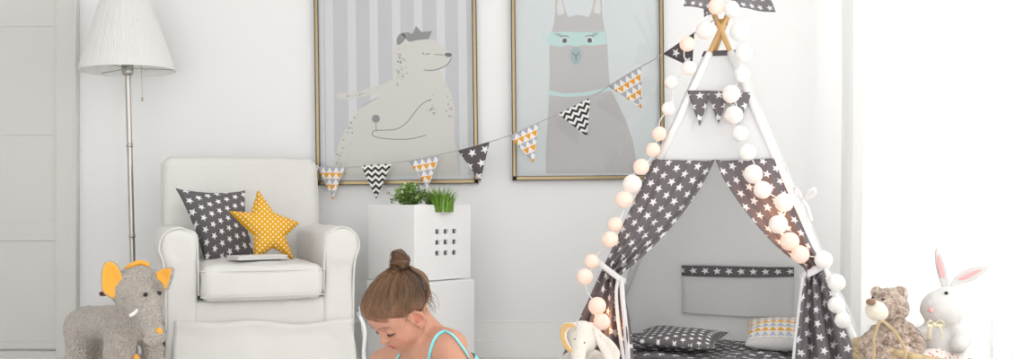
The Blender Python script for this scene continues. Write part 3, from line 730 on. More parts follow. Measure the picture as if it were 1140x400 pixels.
def leaf(mb, p, d_, up, L, W, mi):
    d_ = nrm(d_); sd = nrm(np.cross(d_, up)); nn = np.cross(sd, d_)
    V = [p, p+d_*L*.35+sd*W, p+d_*L*.75+sd*W*.75+nn*L*.06, p+d_*L, p+d_*L*.75-sd*W*.75+nn*L*.06, p+d_*L*.35-sd*W, p+d_*L*.5+nn*L*.10]
    mb.add(V, [(0, 1, 6), (1, 2, 6), (2, 3, 6), (3, 4, 6), (4, 5, 6), (5, 0, 6)], mi)
bush = thing('leafy_plant', 'bushy small leaved green plant in the white planter', 'plant', (*(PC+PE*.3+PF*.5), PZ1-.03))
st = M(); lv = M(); bc = np.array([*at(455, 0, 4.15)[:2], PZ1-.03])
for k in range(70):
    a, b = rr.uniform(0, 2*PI), rr.uniform(.05, 1); tip = bc+np.array([.082*math.cos(a)*b, .07*math.sin(a)*b, rr.uniform(.055, .112)*(1-.35*b*b)])
    P = catmull([bc+np.array([.03*math.cos(a), .03*math.sin(a), 0]), (bc+tip)/2+np.array([0, 0, .02]), tip], 6); st.tube(P, .0012, 5, 0)
    for j in range(20):
        q = P[rr.randrange(2, len(P))]; dd = np.array([rr.gauss(0, 1), rr.gauss(0, 1), rr.gauss(.5, .7)]); leaf(lv, q+nrm(dd)*rr.uniform(0, .012), dd, np.array([rr.gauss(0, .4), rr.gauss(0, .4), 1.]), rr.uniform(.011, .019), rr.uniform(.004, .0065), 1 if rr.random() < .30 else 0)
part('stem', st, m_leaf, bush); o = part('foliage', lv, [m_leaf, m_leaf_pale], bush, smooth=False)
gr = thing('grass_plant', 'spiky green grass plant at the far end of the white planter', 'plant', (*(PC+PE*.66+PF*.45), PZ1-.03)); gb = M()
gc = np.array([*at(490, 0, 4.18)[:2], PZ1-.03])
for k in range(330):
    a, s_ = rr.uniform(0, 2*PI), rr.uniform(0, 1)**.6; b0_ = gc+np.array([.055*s_*math.cos(a), .05*s_*math.sin(a), 0]); lean = np.array([math.cos(a)*rr.uniform(.0, .055), math.sin(a)*rr.uniform(0, .05), 0]); h_ = rr.uniform(.06, .115)
    P = np.array([b0_+lean*t*t+np.array([0, 0, h_*t-.022*t**3*(np.linalg.norm(lean)/.05)]) for t in np.linspace(0, 1, 6)])
    sd = np.array([math.cos(a+1.3), math.sin(a+1.3), 0]); wd = rr.uniform(.0018, .0034); W = np.array([wd, wd, wd*.95, wd*.8, wd*.5, .0002])[:, None]
    gb.add(np.r_[P+sd*W, P-sd*W], [(i, i+1, 7+i, 6+i) for i in range(5)], 1 if rr.random() < .15 else 0)
part('blades', gb, [m_grass, m_leaf_pale], gr)
# ------------------------------------------------------------------ the play tent
TC = np.array([.784, 3.87, 0]); TF = np.array([-.29, -.957, 0]); TR = np.array([.957, -.29, 0]); HW, HD = .56, .42
TA = np.array([.784, 3.87, 1.363])
FLt, FRt, BLt, BRt = TC+TF*HD-TR*HW, TC+TF*HD+TR*HW, TC-TF*HD-TR*HW, TC-TF*HD+TR*HW
tent = thing('play_tent', 'white and grey star print play tent with four crossed wooden poles', 'tent', TC)
nF = nrm(np.cross(FRt-FLt, TA-FLt)); nF = nF if nF[1] < 0 else -nF
nB = nrm(np.cross(BRt-BLt, TA-BLt)); nB = nB if nB[1] < 0 else -nB
offs = {0: TR*.010+TF*.010, 1: -TR*.010+TF*.012, 2: TR*.012-TF*.010, 3: -TR*.012-TF*.012}
T0 = .088; TV = .383; feet = (FLt, FRt, BLt, BRt)
for k, ft in enumerate(feet):
    d_ = (TA+offs[k]*1.2)-ft; a_ = ft; pb = M(); pb.tube([a_, a_+d_, a_+d_*1.22], [.0105, .0095, .009], 14); part('pole', pb, m_wood, tent)
kn = M(); P = []
for i in range(60): t = i/59*2*PI*3; P.append(TA+np.array([.022*math.cos(t), .022*math.sin(t), -.008+.016*i/59]))
kn.tube(P, .003, 6); part('pole_lashing', kn, plain('jute_rope', (.42, .25, .10), .9, .4, 300), tent)
def edge(k, t, out=.013):   # point on the outer side of pole k, t = 0 at the crossing, 1 on the floor
    ft = feet[k]; return TA+(ft-TA)*t+nrm((ft-TC))*out
for k in range(4):
    if k == 0: sv = M(); ft = feet[k]; sv.tube([(TA+offs[k]*1.2)*(1-t)+ft*t for t in (TV, .7, .985)], .0142, 14); part('pole_sleeve', sv, fabric('dark_grey_canvas', GREY_STAR), tent, 'dark grey pole sleeve')
    sv = M(); ft = feet[k]; sv.tube([(TA+offs[k]*1.2)*(1-t)+ft*t for t in ((T0, .2, TV) if k == 0 else (T0, .5, .985))], [.0135, .014, .0145], 14); part('pole_sleeve', sv, m_sleeve, tent)
def panel(k0, k1, t0, t1, su, sag=.006, seed=0, n=26):
    mb = M(); nn = nrm(np.cross(feet[k1]-feet[k0], TA-feet[k0])); nn = nn if nn@(feet[k0]+feet[k1]-2*TC) > 0 else -nn
    def fn(u, v):
        t = t0+(t1-t0)*v; a, b = edge(k0, t), edge(k1, t); p = a*(1-u)+b*u
        return p-nn*(sag*4*u*(1-u)*t)+nn*.0035*vnoise(p[None], .12, seed)[0]
    mb.grid(fn, n, n, su=su, sv=su); return mb
part('side_panel', panel(0, 2, T0, .985, .9, .012, 1), m_canvas, tent, solid=.002)
part('side_panel', panel(1, 3, T0, .985, .9, .012, 2), m_canvas, tent, solid=.002)
m_back = fabric('white_back_canvas', (.95, .95, .95), .32, .15)
part('back_panel', panel(2, 3, T0, .985, 1.1, .010, 3), m_back, tent, solid=.002)
part('front_panel', panel(0, 1, T0, TV+.004, .5, .004, 4), fabric('white_front_canvas', (.84, .84, .85), .25, .15), tent, solid=.002)
hm = M(); nn = nF
for k0, k1 in ((0, 1), (0, 2), (1, 3), (2, 3)):
    V = [edge(k0, T0-.006, .0155), edge(k1, T0-.006, .0155), edge(k1, T0+.008, .0155), edge(k0, T0+.008, .0155)]; hm.add(V, [(0, 1, 2, 3)])
part('top_hem', hm, plain('dark_top_opening', (.11, .10, .105), .9), tent, solid=.003)  # dark strip: shade of the open canvas top put into the colour
pF0 = (FLt+FRt)/2+nF*.016
def fpt(x, y, off=0.): return ray_plane(x, y, pF0+nF*off, nF)
def smooth_curve(pts, n): return resample(catmull([np.array([*p, 0.]) for p in pts], 120)[:, :2], n)
# left drape: outer edge on the pole, inner edge gathered to the tie
NV = 70
def drape(name, kpole, inner, tie_v, folds, seed, mirror=1, v_end=452):
    ys = np.linspace(181, v_end, NV+1)
    IC = catmull([np.array([*p, 0.]) for p in inner], 160)[:, :2]
    ix = np.interp(ys, IC[:, 1], IC[:, 0])
    mb = M(); arc = np.r_[0, np.cumsum(np.full(NV, (v_end-181)/NV))]/F*3.6
    def fn(u, v):
        j = int(round(v*NV)); y = ys[j]
        pole = edge(kpole, TV+(.985-TV)*v, .019 if kpole == 0 else .010)
        # pole point at this picture row lies on the front plane
        inn = fpt(ix[j], y, .004); inn = inn+(pole[2]-inn[2])*np.array([0, 0, 1.])*0
        p = pole*(1-u)+inn*u
        g = math.exp(-((v-tie_v)/.10)**2); low = max(0., v-tie_v)
        amp = (.004+.010*g+.020*min(1, low/.25))*min(1, v/.08+.05)
        w_ = math.sin(2*PI*folds*u+seed+2*v)+.4*math.sin(2*PI*folds*2.1*u+seed*2-3*v)
        edgef = min(1, u/.08)*1
        roll = .016*math.exp(-((u-1)/.07)**2)*(1 if v < tie_v else .3)
        return p+nF*(amp*w_*edgef*min(1, (1-u)/.05+.3)+.012*edgef+roll)
    wid = .42
    mb.grid(fn, 64, NV, su=1, sv=1)
    # fabric coordinates: distance from the pole, not squeezed by the gathering
    U = mb.uv[0].copy(); 
    for j in range(NV+1):
        v = j/NV; wfull = (abs(ix[j]-0)*0+.05+.30*min(1, v/tie_v)**.9 if v < tie_v else .35)
        wtop = np.linalg.norm(np.array(fn(1, v))-np.array(fn(0, v)))
        ww = max(wtop*(1.12+.9*math.exp(-((v-tie_v)/.13)**2)), .12)
        U[j*65:(j+1)*65, 0] = mirror*U[j*65:(j+1)*65, 0]*ww; U[j*65:(j+1)*65, 1] = -arc[j]
    th = math.atan2(1, 2.2)*mirror; c_, s_ = math.cos(th), math.sin(th)
    mb.uv[0] = np.c_[U[:, 0]*c_-U[:, 1]*s_, U[:, 0]*s_+U[:, 1]*c_]
    return part(name, mb, m_star_tent, tent, solid=.0025)
drape('door_flap', 0, [(797, 180), (786, 203), (768, 231), (744, 261), (717, 288), (695, 306), (690, 312), (696, 330), (702, 360), (706, 400), (707, 460)], .47, 3.2, .6, 1)
drape('door_flap', 1, [(797, 180), (807, 203), (824, 229), (848, 259), (872, 283), (893, 299), (897, 306), (892, 330), (888, 360), (883, 400), (878, 470)], .44, 3.0, 2.2, -1, 470)
# white edging down the inner side of the right flap below the tie, ties and their tails
def ribbon(pts, wd, off, name='tie', n=40, twist=0.):
    P = catmull([fpt(x, y, o_) for x, y, o_ in pts], n); T = np.gradient(P, axis=0); T /= np.linalg.norm(T, axis=1)[:, None]; mb = M(); V = []
    for p, t in zip(P, T):
        s_ = nrm(np.cross(t, nF)); s_ = nrm(s_*math.cos(twist)+nF*math.sin(twist)); V += [p+s_*wd/2, p-s_*wd/2]
    mb.add(V, [(2*i, 2*i+1, 2*i+3, 2*i+2) for i in range(len(P)-1)]); return part(name, mb, m_ribbon, tent, solid=.002)
ribbon([(664, 289, .012), (670, 295, .045), (680, 303, .05), (691, 311, .045), (697, 313, .02)], .020, 0)
ribbon([(692, 310, .046), (693, 330, .046), (696, 360, .044), (699, 398, .045), (699, 425, .04)], .017, 0, 'tie_tail')
ribbon([(689, 309, .044), (686, 325, .047), (688, 355, .047), (692, 385, .047), (696, 410, .04)], .012, 0, 'tie_tail')
ribbon([(890, 308, .012), (895, 307, .032), (904, 303, .036), (911, 299, .032), (914, 297, .008)], .024, 0)
ribbon([(894, 309, .030), (892, 330, .030), (888, 362, .030), (884, 400, .030), (879, 455, .03)], .014, 0, 'flap_edging')
# white bow on the right pole
for pts in ([(893, 222, .02), (899, 214, .05), (906, 210, .055), (907, 216, .04), (897, 222, .03)], [(893, 222, .02), (886, 216, .05), (884, 210, .055), (889, 213, .05), (893, 222, .03)], [(893, 222, .03), (899, 231, .045), (904, 246, .04)], [(893, 222, .03), (895, 234, .045), (896, 247, .04)]):
    ribbon(pts, .011, 0, 'bow', 24, .5)
# star print pennants sewn to the upper front
pn = M()
for tri in ([(765, 101), (791, 101), (779, 140)], [(786, 101), (812, 102), (800, 137)], [(808, 102), (837, 103), (822, 138)]):
    V = []; Fc = []; U = []
    n = 8; a, b, c_ = [fpt(x, y, .012) for x, y in tri]
    for j in range(n+1):
        for i in range(n+1):
            u, v = i/n, j/n; p = (a*(1-u)+b*u)*(1-v)+c_*v; p = p+nF*.006*math.sin(v*3)*math.sin(u*5); V.append(p); U.append(((p-a)@TR, p[2]))
    for j in range(n):
        for i in range(n): q = j*(n+1)+i; Fc.append((q, q+1, q+n+2, q+n+1))
    pn.add(V, Fc, 0, U)
part('sewn_pennants', pn, m_star_tent, tent, solid=.002)
# inside: a pocket with a star print band on the back panel
pB0 = (BLt+BRt)/2+nB*.020
def bpt(x, y, off=0.): return ray_plane(x, y, pB0+nB*off, nB)
def quad_grid(pts, off, sag, n=20, seed=0):
    mb = M(); q = [bpt(x, y, off) for x, y in pts]; L = np.linalg.norm(q[1]-q[0]); Hh = np.linalg.norm(q[3]-q[0])
    mb.grid(lambda u, v: (q[0]*(1-u)+q[1]*u)*(1-v)+(q[3]*(1-u)+q[2]*u)*v+nB*(sag*4*u*(1-u)*(.3+v)+.003*vnoise(np.array([[u*4, v*2, seed]]), 1, seed)[0]), n, n, su=L, sv=-Hh); return mb
part('pocket', quad_grid([(759, 302), (884, 304), (883, 354), (760, 349)], .006, .012, seed=2), fabric('pocket_canvas', (.88, .88, .88), .2, .15), tent, solid=.002)
part('pocket_band', quad_grid([(759, 295.5), (884, 297.5), (884, 308), (759, 307)], .010, .012, seed=2), m_star_small, tent, solid=.002)
# two star print flags tied round the crossing of the poles, tips hanging
fl = M(); m_flag = star_fabric('faded_star_canvas', (.24, .225, .235), STAR_WHITE, .045, transl=.25)
def flag(pts, d0, nrm_, nm):
    mb = M(); q = [at(x, y, d0) for x, y in pts]
    mb.grid(lambda u, v: (q[0]*(1-u)+q[1]*u)*(1-v)+(q[3]*(1-u)+q[2]*u)*v+np.array([0, -.012*math.sin(u*7)*v, 0]), 16, 10, su=.2, sv=.16); return part('top_flag', mb, m_flag, tent, solid=.002)
flag([(770, -26), (806, -22), (801, 11), (761, 7)], 3.80, 0, '')
flag([(806, -22), (850, -26), (863, 14), (818, 8)], 3.79, 0, '')
flag([(783, -6), (800, -6), (794, 14), (784, 19)], 3.83, 0, '')

# mattress, quilt and cushions inside
mat = thing('floor_mattress', 'white padded mattress covering the floor inside the play tent', 'mattress', TC+[0, 0, .002])
mb = M(); Rt = np.stack([TR, -TF, [0, 0, 1]], 1); s = S((.15, 3.3, -.02), (1.45, 4.4, .2), .011); s.box(TC+[0, 0, .068], (.475, .365, .064), R=Rt, rnd=.03, k=0); V, Fs = s.mesh(2); V, Fs = fuzz(V, Fs, .004, .12, 3)
part('mattress_pad', (V, Fs), m_white_fab, mat)
qm = M()
def qf(u, v):
    a = (-.455+.90*u); b = -.352+(.60+.04*math.sin(5*u+1)+.03*math.sin(11*u))*v; p = TC+TR*a-TF*b
    z = .148+.010*vnoise(p[None], .13, 6)[0]+.007*vnoise(p[None], .05, 8)[0]
    e = max(0, abs(a)-.43)*.5+max(0, -b-.345)*.8
    return p+np.array([0, 0, z-e])
qm.grid(qf, 60, 44, su=.92, sv=.62)
o = obj('quilt', qm, m_star, solid=.008); tag(o, 'rumpled dark grey quilt with white stars spread over the tent mattress', 'quilt')
cu = M(); dC = 3.62
pillow(cu, at(703, 384, 3.66), at(795, 392, 3.52), at(812, 374, 3.80), at(716, 371, 3.92), .034, 26, .10, .46, .46, seed=9, edge=.5, wr=.008, turn=.5)
cu.v[0][:, 2] += .012
o = obj('star_print_cushion', cu, m_star); tag(o, 'dark grey star print cushion lying on the quilt inside the tent', 'cushion')
pt = thing('triangle_print_pillow', 'white pillow with orange and grey triangles inside the tent beside the right flap', 'pillow', at(862, 392, 3.66))
mb = M(); p00, p10, p11, p01 = at(829, 386, 3.67), at(906, 390, 3.55), at(905, 357, 3.80), at(832, 360, 3.88)
pillow(mb, p00, p10, p11, p01, .040, 26, .05, .30, .22, edge=.40, seed=4); mb.v[0][:, 2] += .004
N_ = nrm(np.cross(p10-p00, p01-p00)); cen = (p00+p10+p11+p01)/4
Vv = mb.v[0]; mb.m = [0 if ((Vv[f].mean(0)-cen)@N_ > .002 and .12 < (np.mean([mb.uv[0][i][1] for i in f])/.22)) else 1 for f in mb.f]
part('pillow_cover', mb, [m_tri_pillow, fabric('pillow_back', (.62, .61, .60))], pt)

# ------------------------------------------------------------------ bunting from the wall to the tent top
bun = thing('bunting', 'pennant garland strung from the left picture to the tent top', 'bunting', at(353, 186, 4.52))
BX = np.array([353, 368, 418, 472, 527, 570, 612, 655, 695, 740, 798.]); BY = np.array([186.2, 187, 184, 176, 163, 150, 131, 110, 85, 59, 20.]); BD = np.array([4.555, 4.54, 4.50, 4.46, 4.42, 4.38, 4.34, 4.28, 4.20, 4.06, 3.84])
SP = catmull([at(x, y, d_) for x, y, d_ in zip(BX, BY, BD)], 160)
sb = M(); sb.tube(SP, .0022, 6); sb.tube([at(353, 186.2, 4.555), at(353, 186.2, 4.572)], .003, 8); part('string', sb, m_grey_cord, bun)
def dB(x): return float(np.interp(x, BX, BD))
def pennant(a, b, c_, m_, lab, sc=1., wob=.0):
    A, B, C_ = at(*a, dB(a[0])-.004), at(*b, dB(b[0])-.004), at(*c_, dB((a[0]+b[0])/2)-.012); mb = M(); n = 12; V = []; U = []; Fc = []
    L = np.linalg.norm(B-A); ex = (B-A)/L; nn_ = nrm(np.cross(ex, C_-A)); ey = np.cross(nn_, ex)
    for j in range(n+1):
        for i in range(n+1):
            u, v = i/n, j/n*.995; p = (A*(1-u)+B*u)*(1-v)+C_*v
            V.append(p+nn_*(.004*math.sin(u*6+a[0])*v+wob*v*v)); U.append(((p-A)@ex, (p-A)@ey*(1 if ey[2] > 0 else -1)))
    for j in range(n):
        for i in range(n): q = j*(n+1)+i; Fc.append((q, q+1, q+n+2, q+n+1))
    mb.add(V, Fc, 0, U); return part('pennant', mb, m_, bun, lab, solid=.0015)
m_star_pen = star_fabric('grey_star_pennant', (.115, .10, .105), STAR_WHITE, .058)
T_ = 'pennant with rows of orange and grey triangles'; Cz = 'pennant with black and white zigzags'; St = 'dark grey pennant with white stars'
pennant((353, 186), (384, 186), (370, 222.5), m_tri, T_); pennant((402, 184.5), (436, 182.5), (419, 221.5), m_chev, Cz)
pennant((455, 179.5), (489.5, 173), (476, 210), m_tri, T_); pennant((510, 168), (545, 158), (534.5, 202), m_star_pen, St)
pennant((567, 151.5), (600, 136), (594, 181.5), m_tri, T_); pennant((621, 127), (657, 109), (654, 152), m_chev, Cz)
pennant((677.5, 96.5), (714, 73.5), (715, 121), m_tri, T_); pennant((738, 60), (773, 36), (770, 75), m_star_pen, St)

# ------------------------------------------------------------------ string of cotton ball lights
def ball_mat(name, col, em, st):
    t = NT(name); n = t.noise(45, 4); t.set(Base_Color=t.mix(n, tuple(c*.93 for c in col), col), Roughness=.9, Specular_IOR_Level=.1, Emission_Color=em, Emission_Strength=st)
    t.bump(t.noise(120, 4), .3, .002); return t.mat
m_ball = [ball_mat('cotton_ball_glow', (.74, .61, .55), (1, .60, .42), .30), ball_mat('cotton_ball_pale', (.78, .72, .69), (1, .80, .70), .20), ball_mat('cotton_ball_white', (.82, .81, .79), (1, .95, .9), .10)]
lights = thing('string_lights', 'string of glowing cotton ball lights winding down both front poles of the tent', 'string lights', TC+TF*(HD+.03))
def unit_ball():
    mb = M(); s = S((-1.3,)*3, (1.3,)*3, .12); s.ell((0, 0, 0), 1, k=0); V, Fs = s.mesh(1); return fuzz(V, Fs, .035, .5, 3)
Vb, Fb = unit_ball(); ball_me = {}
for k in range(3):
    me = bpy.data.meshes.new('light_ball'); me.from_pydata(Vb.tolist(), [], Fb.tolist()); me.materials.append(m_ball[k]); me.polygons.foreach_set('use_smooth', np.ones(len(me.polygons), bool)); ball_me[k] = me
def ball(x, y, r, k, off=.05):
    p = fpt(x, y, off); o = bpy.data.objects.new('light_ball', ball_me[k]); COL.objects.link(o); o.parent = lights
    o.location = Vector(p)-lights.location; rr_ = r*p[1]/F; o.scale = (rr_,)*3; o.rotation_euler = (x, y, 0); return p
left = [(785, 34, 10, 1, .05), (765, 49, 8.5, 0, .05), (767, 76, 8, 1, .05), (747, 92, 7.5, 1, .04), (744, 121, 7.5, 1, .04), (734, 149, 8, 0, .04), (727, 167, 8, 0, .04), (714, 186, 9, 0, .05), (704, 205, 10.5, 1, .06), (695, 222, 9.5, 0, .05), (685, 250, 8, 0, .04), (679.5, 266.5, 9, 0, .06), (659, 291, 8, 0, .04), (651, 308, 9, 0, .06), (665, 341, 10, 0, .085), (670, 358.5, 9.5, 0, .085), (657, 367, 8, 0, .06)]
right = [(815, 10, 9.5, 2, .05), (823, 35, 10.5, 2, .05), (828, 59, 9.5, 2, .05), (826, 83, 9, 2, .05), (814, 105, 10, 1, .05), (817, 128, 10, 1, .05), (824, 149, 9, 2, .05), (832, 170, 9.5, 2, .05), (838.5, 194, 10.5, 1, .07), (849, 211.5, 10, 1, .07), (873, 225.5, 10.5, 1, .07), (866.5, 250, 10.5, 1, .07), (879, 269, 10.5, 0, .07), (891, 283.5, 10, 0, .07), (917, 289.5, 10, 2, .05), (931, 315, 10, 2, .04), (931, 340, 9.5, 2, .02), (938, 357, 9, 2, .02)]
def cord(lst):
    C_ = []
    for i, (x, y, r, k, o_) in enumerate(lst):
        C_.append(ball(x, y, r, k, o_))
        if i+1 < len(lst): x2, y2 = lst[i+1][:2]; C_.append(fpt((x+x2)/2+5*math.sin(i*2.1), (y+y2)/2, .012+.5*min(o_, lst[i+1][4])))
    cb = M(); cb.tube(catmull(C_, 260), .0022, 6); part('cord', cb, m_cord, lights)
def bulb_light(x, y, off, power):
    l = bpy.data.lights.new('bulb_glow', 'POINT'); l.energy = power; l.color = (1, .42, .18); l.shadow_soft_size = .012
    o = bpy.data.objects.new('bulb_glow', l); o.location = fpt(x, y, off); COL.objects.link(o)
for x, y in ((674, 352), (679, 366), (664, 350), (857, 230), (872, 262), (886, 278), (868, 240), (846, 206)): bulb_light(x, y, .047, .065)
cord([(797, 7, 9, 0, .06)]+left); cord(right)
# ------------------------------------------------------------------ grey rocking-style plush elephant
EB = at(125, 0, 3.28)*[1, 1, 0]
ele = thing('plush_elephant', 'grey curly plush elephant with orange ears standing in front of the door', 'toy elephant', EB)
def W(x, y, d): return at(x, y, d)
px = lambda n, d: n*d/F
s = S([-1.56, 2.86, -.02], [-.96, 3.64, .56], .0062)
s.ell(W(97, 364, 3.38), (px(24.5, 3.3), .085, px(23.5, 3.3)), k=0)
s.ell(W(121, 359, 3.33), (px(32, 3.3), .08, px(19, 3.3)), R=rotm('Z', -.35), k=.04)
s.ell(W(139, 365, 3.30), (px(24, 3.3), .065, px(24, 3.3)), k=.03)
legs = [((88, 370), 3.33, (87, 470), 3.32, 14.5, 14), ((104, 372), 3.47, (103, 465), 3.48, 12, 12), ((134, 376), 3.23, (131, 476), 3.18, 17, 15.5), ((169, 380), 3.31, (174, 470), 3.31, 12, 12.5)]
for (a, da, b, db, ra, rb) in legs:
    B = W(*b, db); B[2] = .05; s.cone(W(*a, da), B, px(ra, 3.3), px(rb, 3.3), k=.015); B[2] = .03
# head, brow, trunk
HC = W(154, 323, 3.14); s.ell(HC, (px(28.5, 3.15), .082, px(27, 3.15)), R=rotm('Z', .3), k=.02)
s.ell(W(160, 335, 3.09), (px(21, 3.1), .055, px(20, 3.1)), k=.02)
tr = [W(163, 345, 3.07), W(168, 358, 3.03), W(172, 369, 3.01), W(174, 377, 3.0)]; s.chain(tr, [px(17, 3.05), px(12.5, 3.05), px(10, 3.02), px(9, 3.0)], k=.010)
s.ell(W(172, 376.5, 2.99), (px(12, 3.0), .034, px(9.5, 3.0)), k=.012)
V, Fs = s.mesh(2); V, Fs = fuzz(V, Fs, .0028, .014, 3); V, Fs = fuzz(V, Fs, .0016, .007, 5)
m_ele = boucle('grey_boucle_plush', (.42, .375, .328), (.57, .515, .46), 150, 1.0, .009)
m_orange = plain('orange_satin', (.84, .38, .035), .42, .1, 60, sheen=.3)
part('body', (V, Fs), m_ele, ele); bvE = tree((V, Fs))
def ear(pts, dd, n, T, name, lab, mats, parent, rim=.004):
    fr = plane_frame(at(pts[0][0], pts[0][1], dd), n)
    P2 = np.array([to_plane(ray_plane(x, y, fr[0], fr[3]), fr) for x, y in pts]); P2 = catmull([np.array([*p, 0.]) for p in P2], 48, True)[:, :2]
    V, Fs = puff(P2, T, T*1.3, .0035, smooth=2)
    cen = P2.mean(0); Din = -poly_dist(P2, V[Fs].mean(1)[:, 0], V[Fs].mean(1)[:, 1])
    mi = np.where((V[Fs].mean(1)[:, 2] > .25*T) & (Din > rim), 1, 0)
    dd2 = -poly_dist(P2, V[:, 0], V[:, 1]); V = V.copy(); V[:, 2] -= .012*np.clip(dd2/.03, 0, 1)   # cupped
    return part(name, (from_plane(V, fr), Fs, mi, V[:, :2]), mats, parent, lab)
ear([(134, 299), (128, 292), (119, 290.5), (114, 297), (112, 311), (113, 323), (119, 330), (127, 333.5), (133, 325), (138, 312)], 3.085, (.25, -1, .05), .012, 'ear', 'grey ear lined with orange satin', [m_ele, m_orange], ele)
ear([(174, 304), (181, 299), (188, 297.5), (193, 298), (192.5, 306), (190, 315), (185, 325), (181.5, 317), (176, 312)], 3.085, (-.35, -1, .1), .012, 'ear', 'grey ear lined with orange satin', [m_ele, m_orange], ele)
hd = M(); P = catmull([W(139, 301, 3.14), W(146, 296, 3.13), W(156, 292.5, 3.14), (W(166, 296, 3.15))], 20); hd.tube(P, [.008]*len(P), 10); part('hair_tuft', hd, m_orange, ele, 'orange tuft on top of the head')
for x, y in ((162, 328.5), (176.8, 327)):
    e = M()
    e.lathe([(0, -.0068)]+[(.0068*math.cos(a), .0068*math.sin(a)) for a in np.linspace(-1.4, 1.4, 9)]+[(0, .0068)], 14, stick(bvE, x, y, .002)); part('eye', e, m_black, ele)
sn = M(); s = S(-np.ones(3)*.03, np.ones(3)*.03, .003); s.ell((0, 0, 0), (.0105, .008, .012), k=0); V, Fs = s.mesh(2); part('trunk_tip', (V+stick(bvE, 177, 369.5, .001), Fs), m_orange, ele, 'orange pad on the trunk tip')
tk = M(); q0 = stick(bvE, 152.5, 345.5, -.004); P = catmull([q0, q0+[-.010, -.010, -.010], q0+[-.020, -.014, -.015]], 10); tk.tube(P, np.linspace(.0062, .005, len(P)), 10); part('tusk', tk, fabric('white_felt', (.82, .80, .77)), ele)
tg_ = M(); s = S(-np.ones(3)*.04, np.ones(3)*.04, .003); s.ell((0, 0, 0), (.011, .006, .02), k=0); V, Fs = s.mesh(2); part('toe_patch', (V+stick(bvE, 152, 401), Fs), m_orange, ele, 'orange patch on the front leg')
hp = M(); a, b = W(111, 327.5, 3.17), W(196, 322, 3.19); b = W(150, 325, 3.16); dr_ = nrm(b-a); hp.tube([a, a+dr_*.004, a+dr_*.02, a+dr_*.022, b], [.0045, .0075, .0075, .006, .006], 14); part('handle_peg', hp, m_dark_wood, ele, 'dark wooden handle peg')

# ------------------------------------------------------------------ basket with teddy bear and rabbit
BC = np.array([at(1019, 0, 2.95)[0], 2.95, 0.])
m_straw = plain('plaited_straw', (.52, .40, .24), .8, .5, 220, vary=.3, vscale=60)
bas = thing('straw_basket', 'round straw basket with a plaited handle holding the teddy bear and the rabbit', 'basket', BC)
bm_ = M(); rows = 15
for k in range(rows):
    z = .012+k*.0195; R0 = .135+.024*math.sin(PI*.5*k/rows)
    P = [BC+np.array([(R0+.004*math.sin(a*28+PI*k))*math.cos(a), (R0+.004*math.sin(a*28+PI*k))*math.sin(a), z-.06*k/rows*(1+math.cos(a))/2]) for a in np.linspace(0, 2*PI, 170)[:-1]]
    bm_.tube(P, .0108, 6, closed=True)
bm_.lathe([(0, .004), (.14, .004), (.14, .014), (0, .014)], 40, BC)
part('basket_wall', bm_, m_straw, bas)
def plait(mb, C_, r=.0028, n=260, turns=22):
    P = catmull(C_, n)
    for q in range(3):
        T = np.gradient(P, axis=0); T /= np.linalg.norm(T, axis=1)[:, None]; up = np.array([0, -1., .2]); b = np.cross(T, up); b /= np.linalg.norm(b, axis=1)[:, None]; n2 = np.cross(b, T)
        a = np.linspace(0, turns*2*PI, len(P))+q*2*PI/3; mb.tube(P+(b*np.cos(a)[:, None]*.75+n2*np.sin(a)[:, None])*r, r*.85, 6)
hd = M(); plait(hd, [at(972, 404, 2.80), at(973, 392, 2.795), at(973, 378, 2.79), at(976, 366, 2.785), at(980, 358, 2.78), at(987, 361, 2.775), at(997, 371, 2.77), at(1005, 384, 2.77), at(1008, 396, 2.78), at(1007, 406, 2.79)])
part('handle', hd, m_straw, bas); hd = M(); plait(hd, [at(1053, 404, 3.12), at(1052, 392, 3.125), at(1060, 389, 3.115), at(1072, 391, 3.10), at(1074, 404, 3.09)])
part('handle', hd, m_straw, bas)
m_bear = boucle('brown_curly_plush', (.26, .18, .135), (.76, .63, .535), 130, 1.0, .006, 45)
bear = thing('teddy_bear', 'light brown curly teddy bear with a cream snout sitting in the basket', 'teddy bear', (*at(990, 0, 2.93)[:2], .13))
W = lambda x, y, d: at(x, y, d); P_ = lambda n: n*2.93/F
s = S([at(945, 0, 2.93)[0], 2.72, .10], [at(1040, 0, 2.93)[0], 3.08, .48], .0045)
s.ell(W(991, 341, 2.93), (P_(20), P_(19), P_(20)), k=0)                        # head
s.ell(W(981, 345, 2.895), (P_(12), P_(12), P_(11.5)), k=.012)
s.ell(W(995, 384, 2.94), (P_(25), P_(22), P_(31)), k=.014)                     # trunk
s.ell(W(976, 325, 2.95), (P_(7), P_(4), P_(7)), k=.004); s.ell(W(1002, 328, 2.935), (P_(9), P_(5.5), P_(9.5)), k=.004)
s.ell(W(1002, 328, 2.915), (P_(5), P_(4), P_(6)), k=.004, sign=-1)
s.chain([W(977, 372, 2.92), W(967, 383, 2.895), W(965, 392, 2.885)], [P_(10), P_(10), P_(9)], .012)      # arms
s.chain([W(1013, 371, 2.93), W(1019, 384, 2.90), W(1017, 395, 2.87)], [P_(10), P_(10.5), P_(9)], .012)
s.chain([W(985, 402, 2.90), W(977, 396, 2.835)], [P_(12), P_(13)], .012); s.chain([W(1004, 405, 2.90), W(1003, 397, 2.845)], [P_(12), P_(13)], .012)   # legs
V, Fs = s.mesh(2); V, Fs = fuzz(V, Fs, .0032, .016, 3); V, Fs = fuzz(V, Fs, .0018, .007, 8); part('body', (V, Fs), m_bear, bear); bvT = tree((V, Fs))
s = S(W(972, 345, 2.83)-.06, W(972, 345, 2.83)+.06, .003); s.ell(W(976, 346.5, 2.86), (P_(12.5), P_(13), P_(11)), R=rotm('Y', .6), k=0)
V, Fs = s.mesh(2); part('snout', (V, Fs), plush('cream_plush', (.80, .73, .62), 300, .4, .05), bear, 'cream snout')
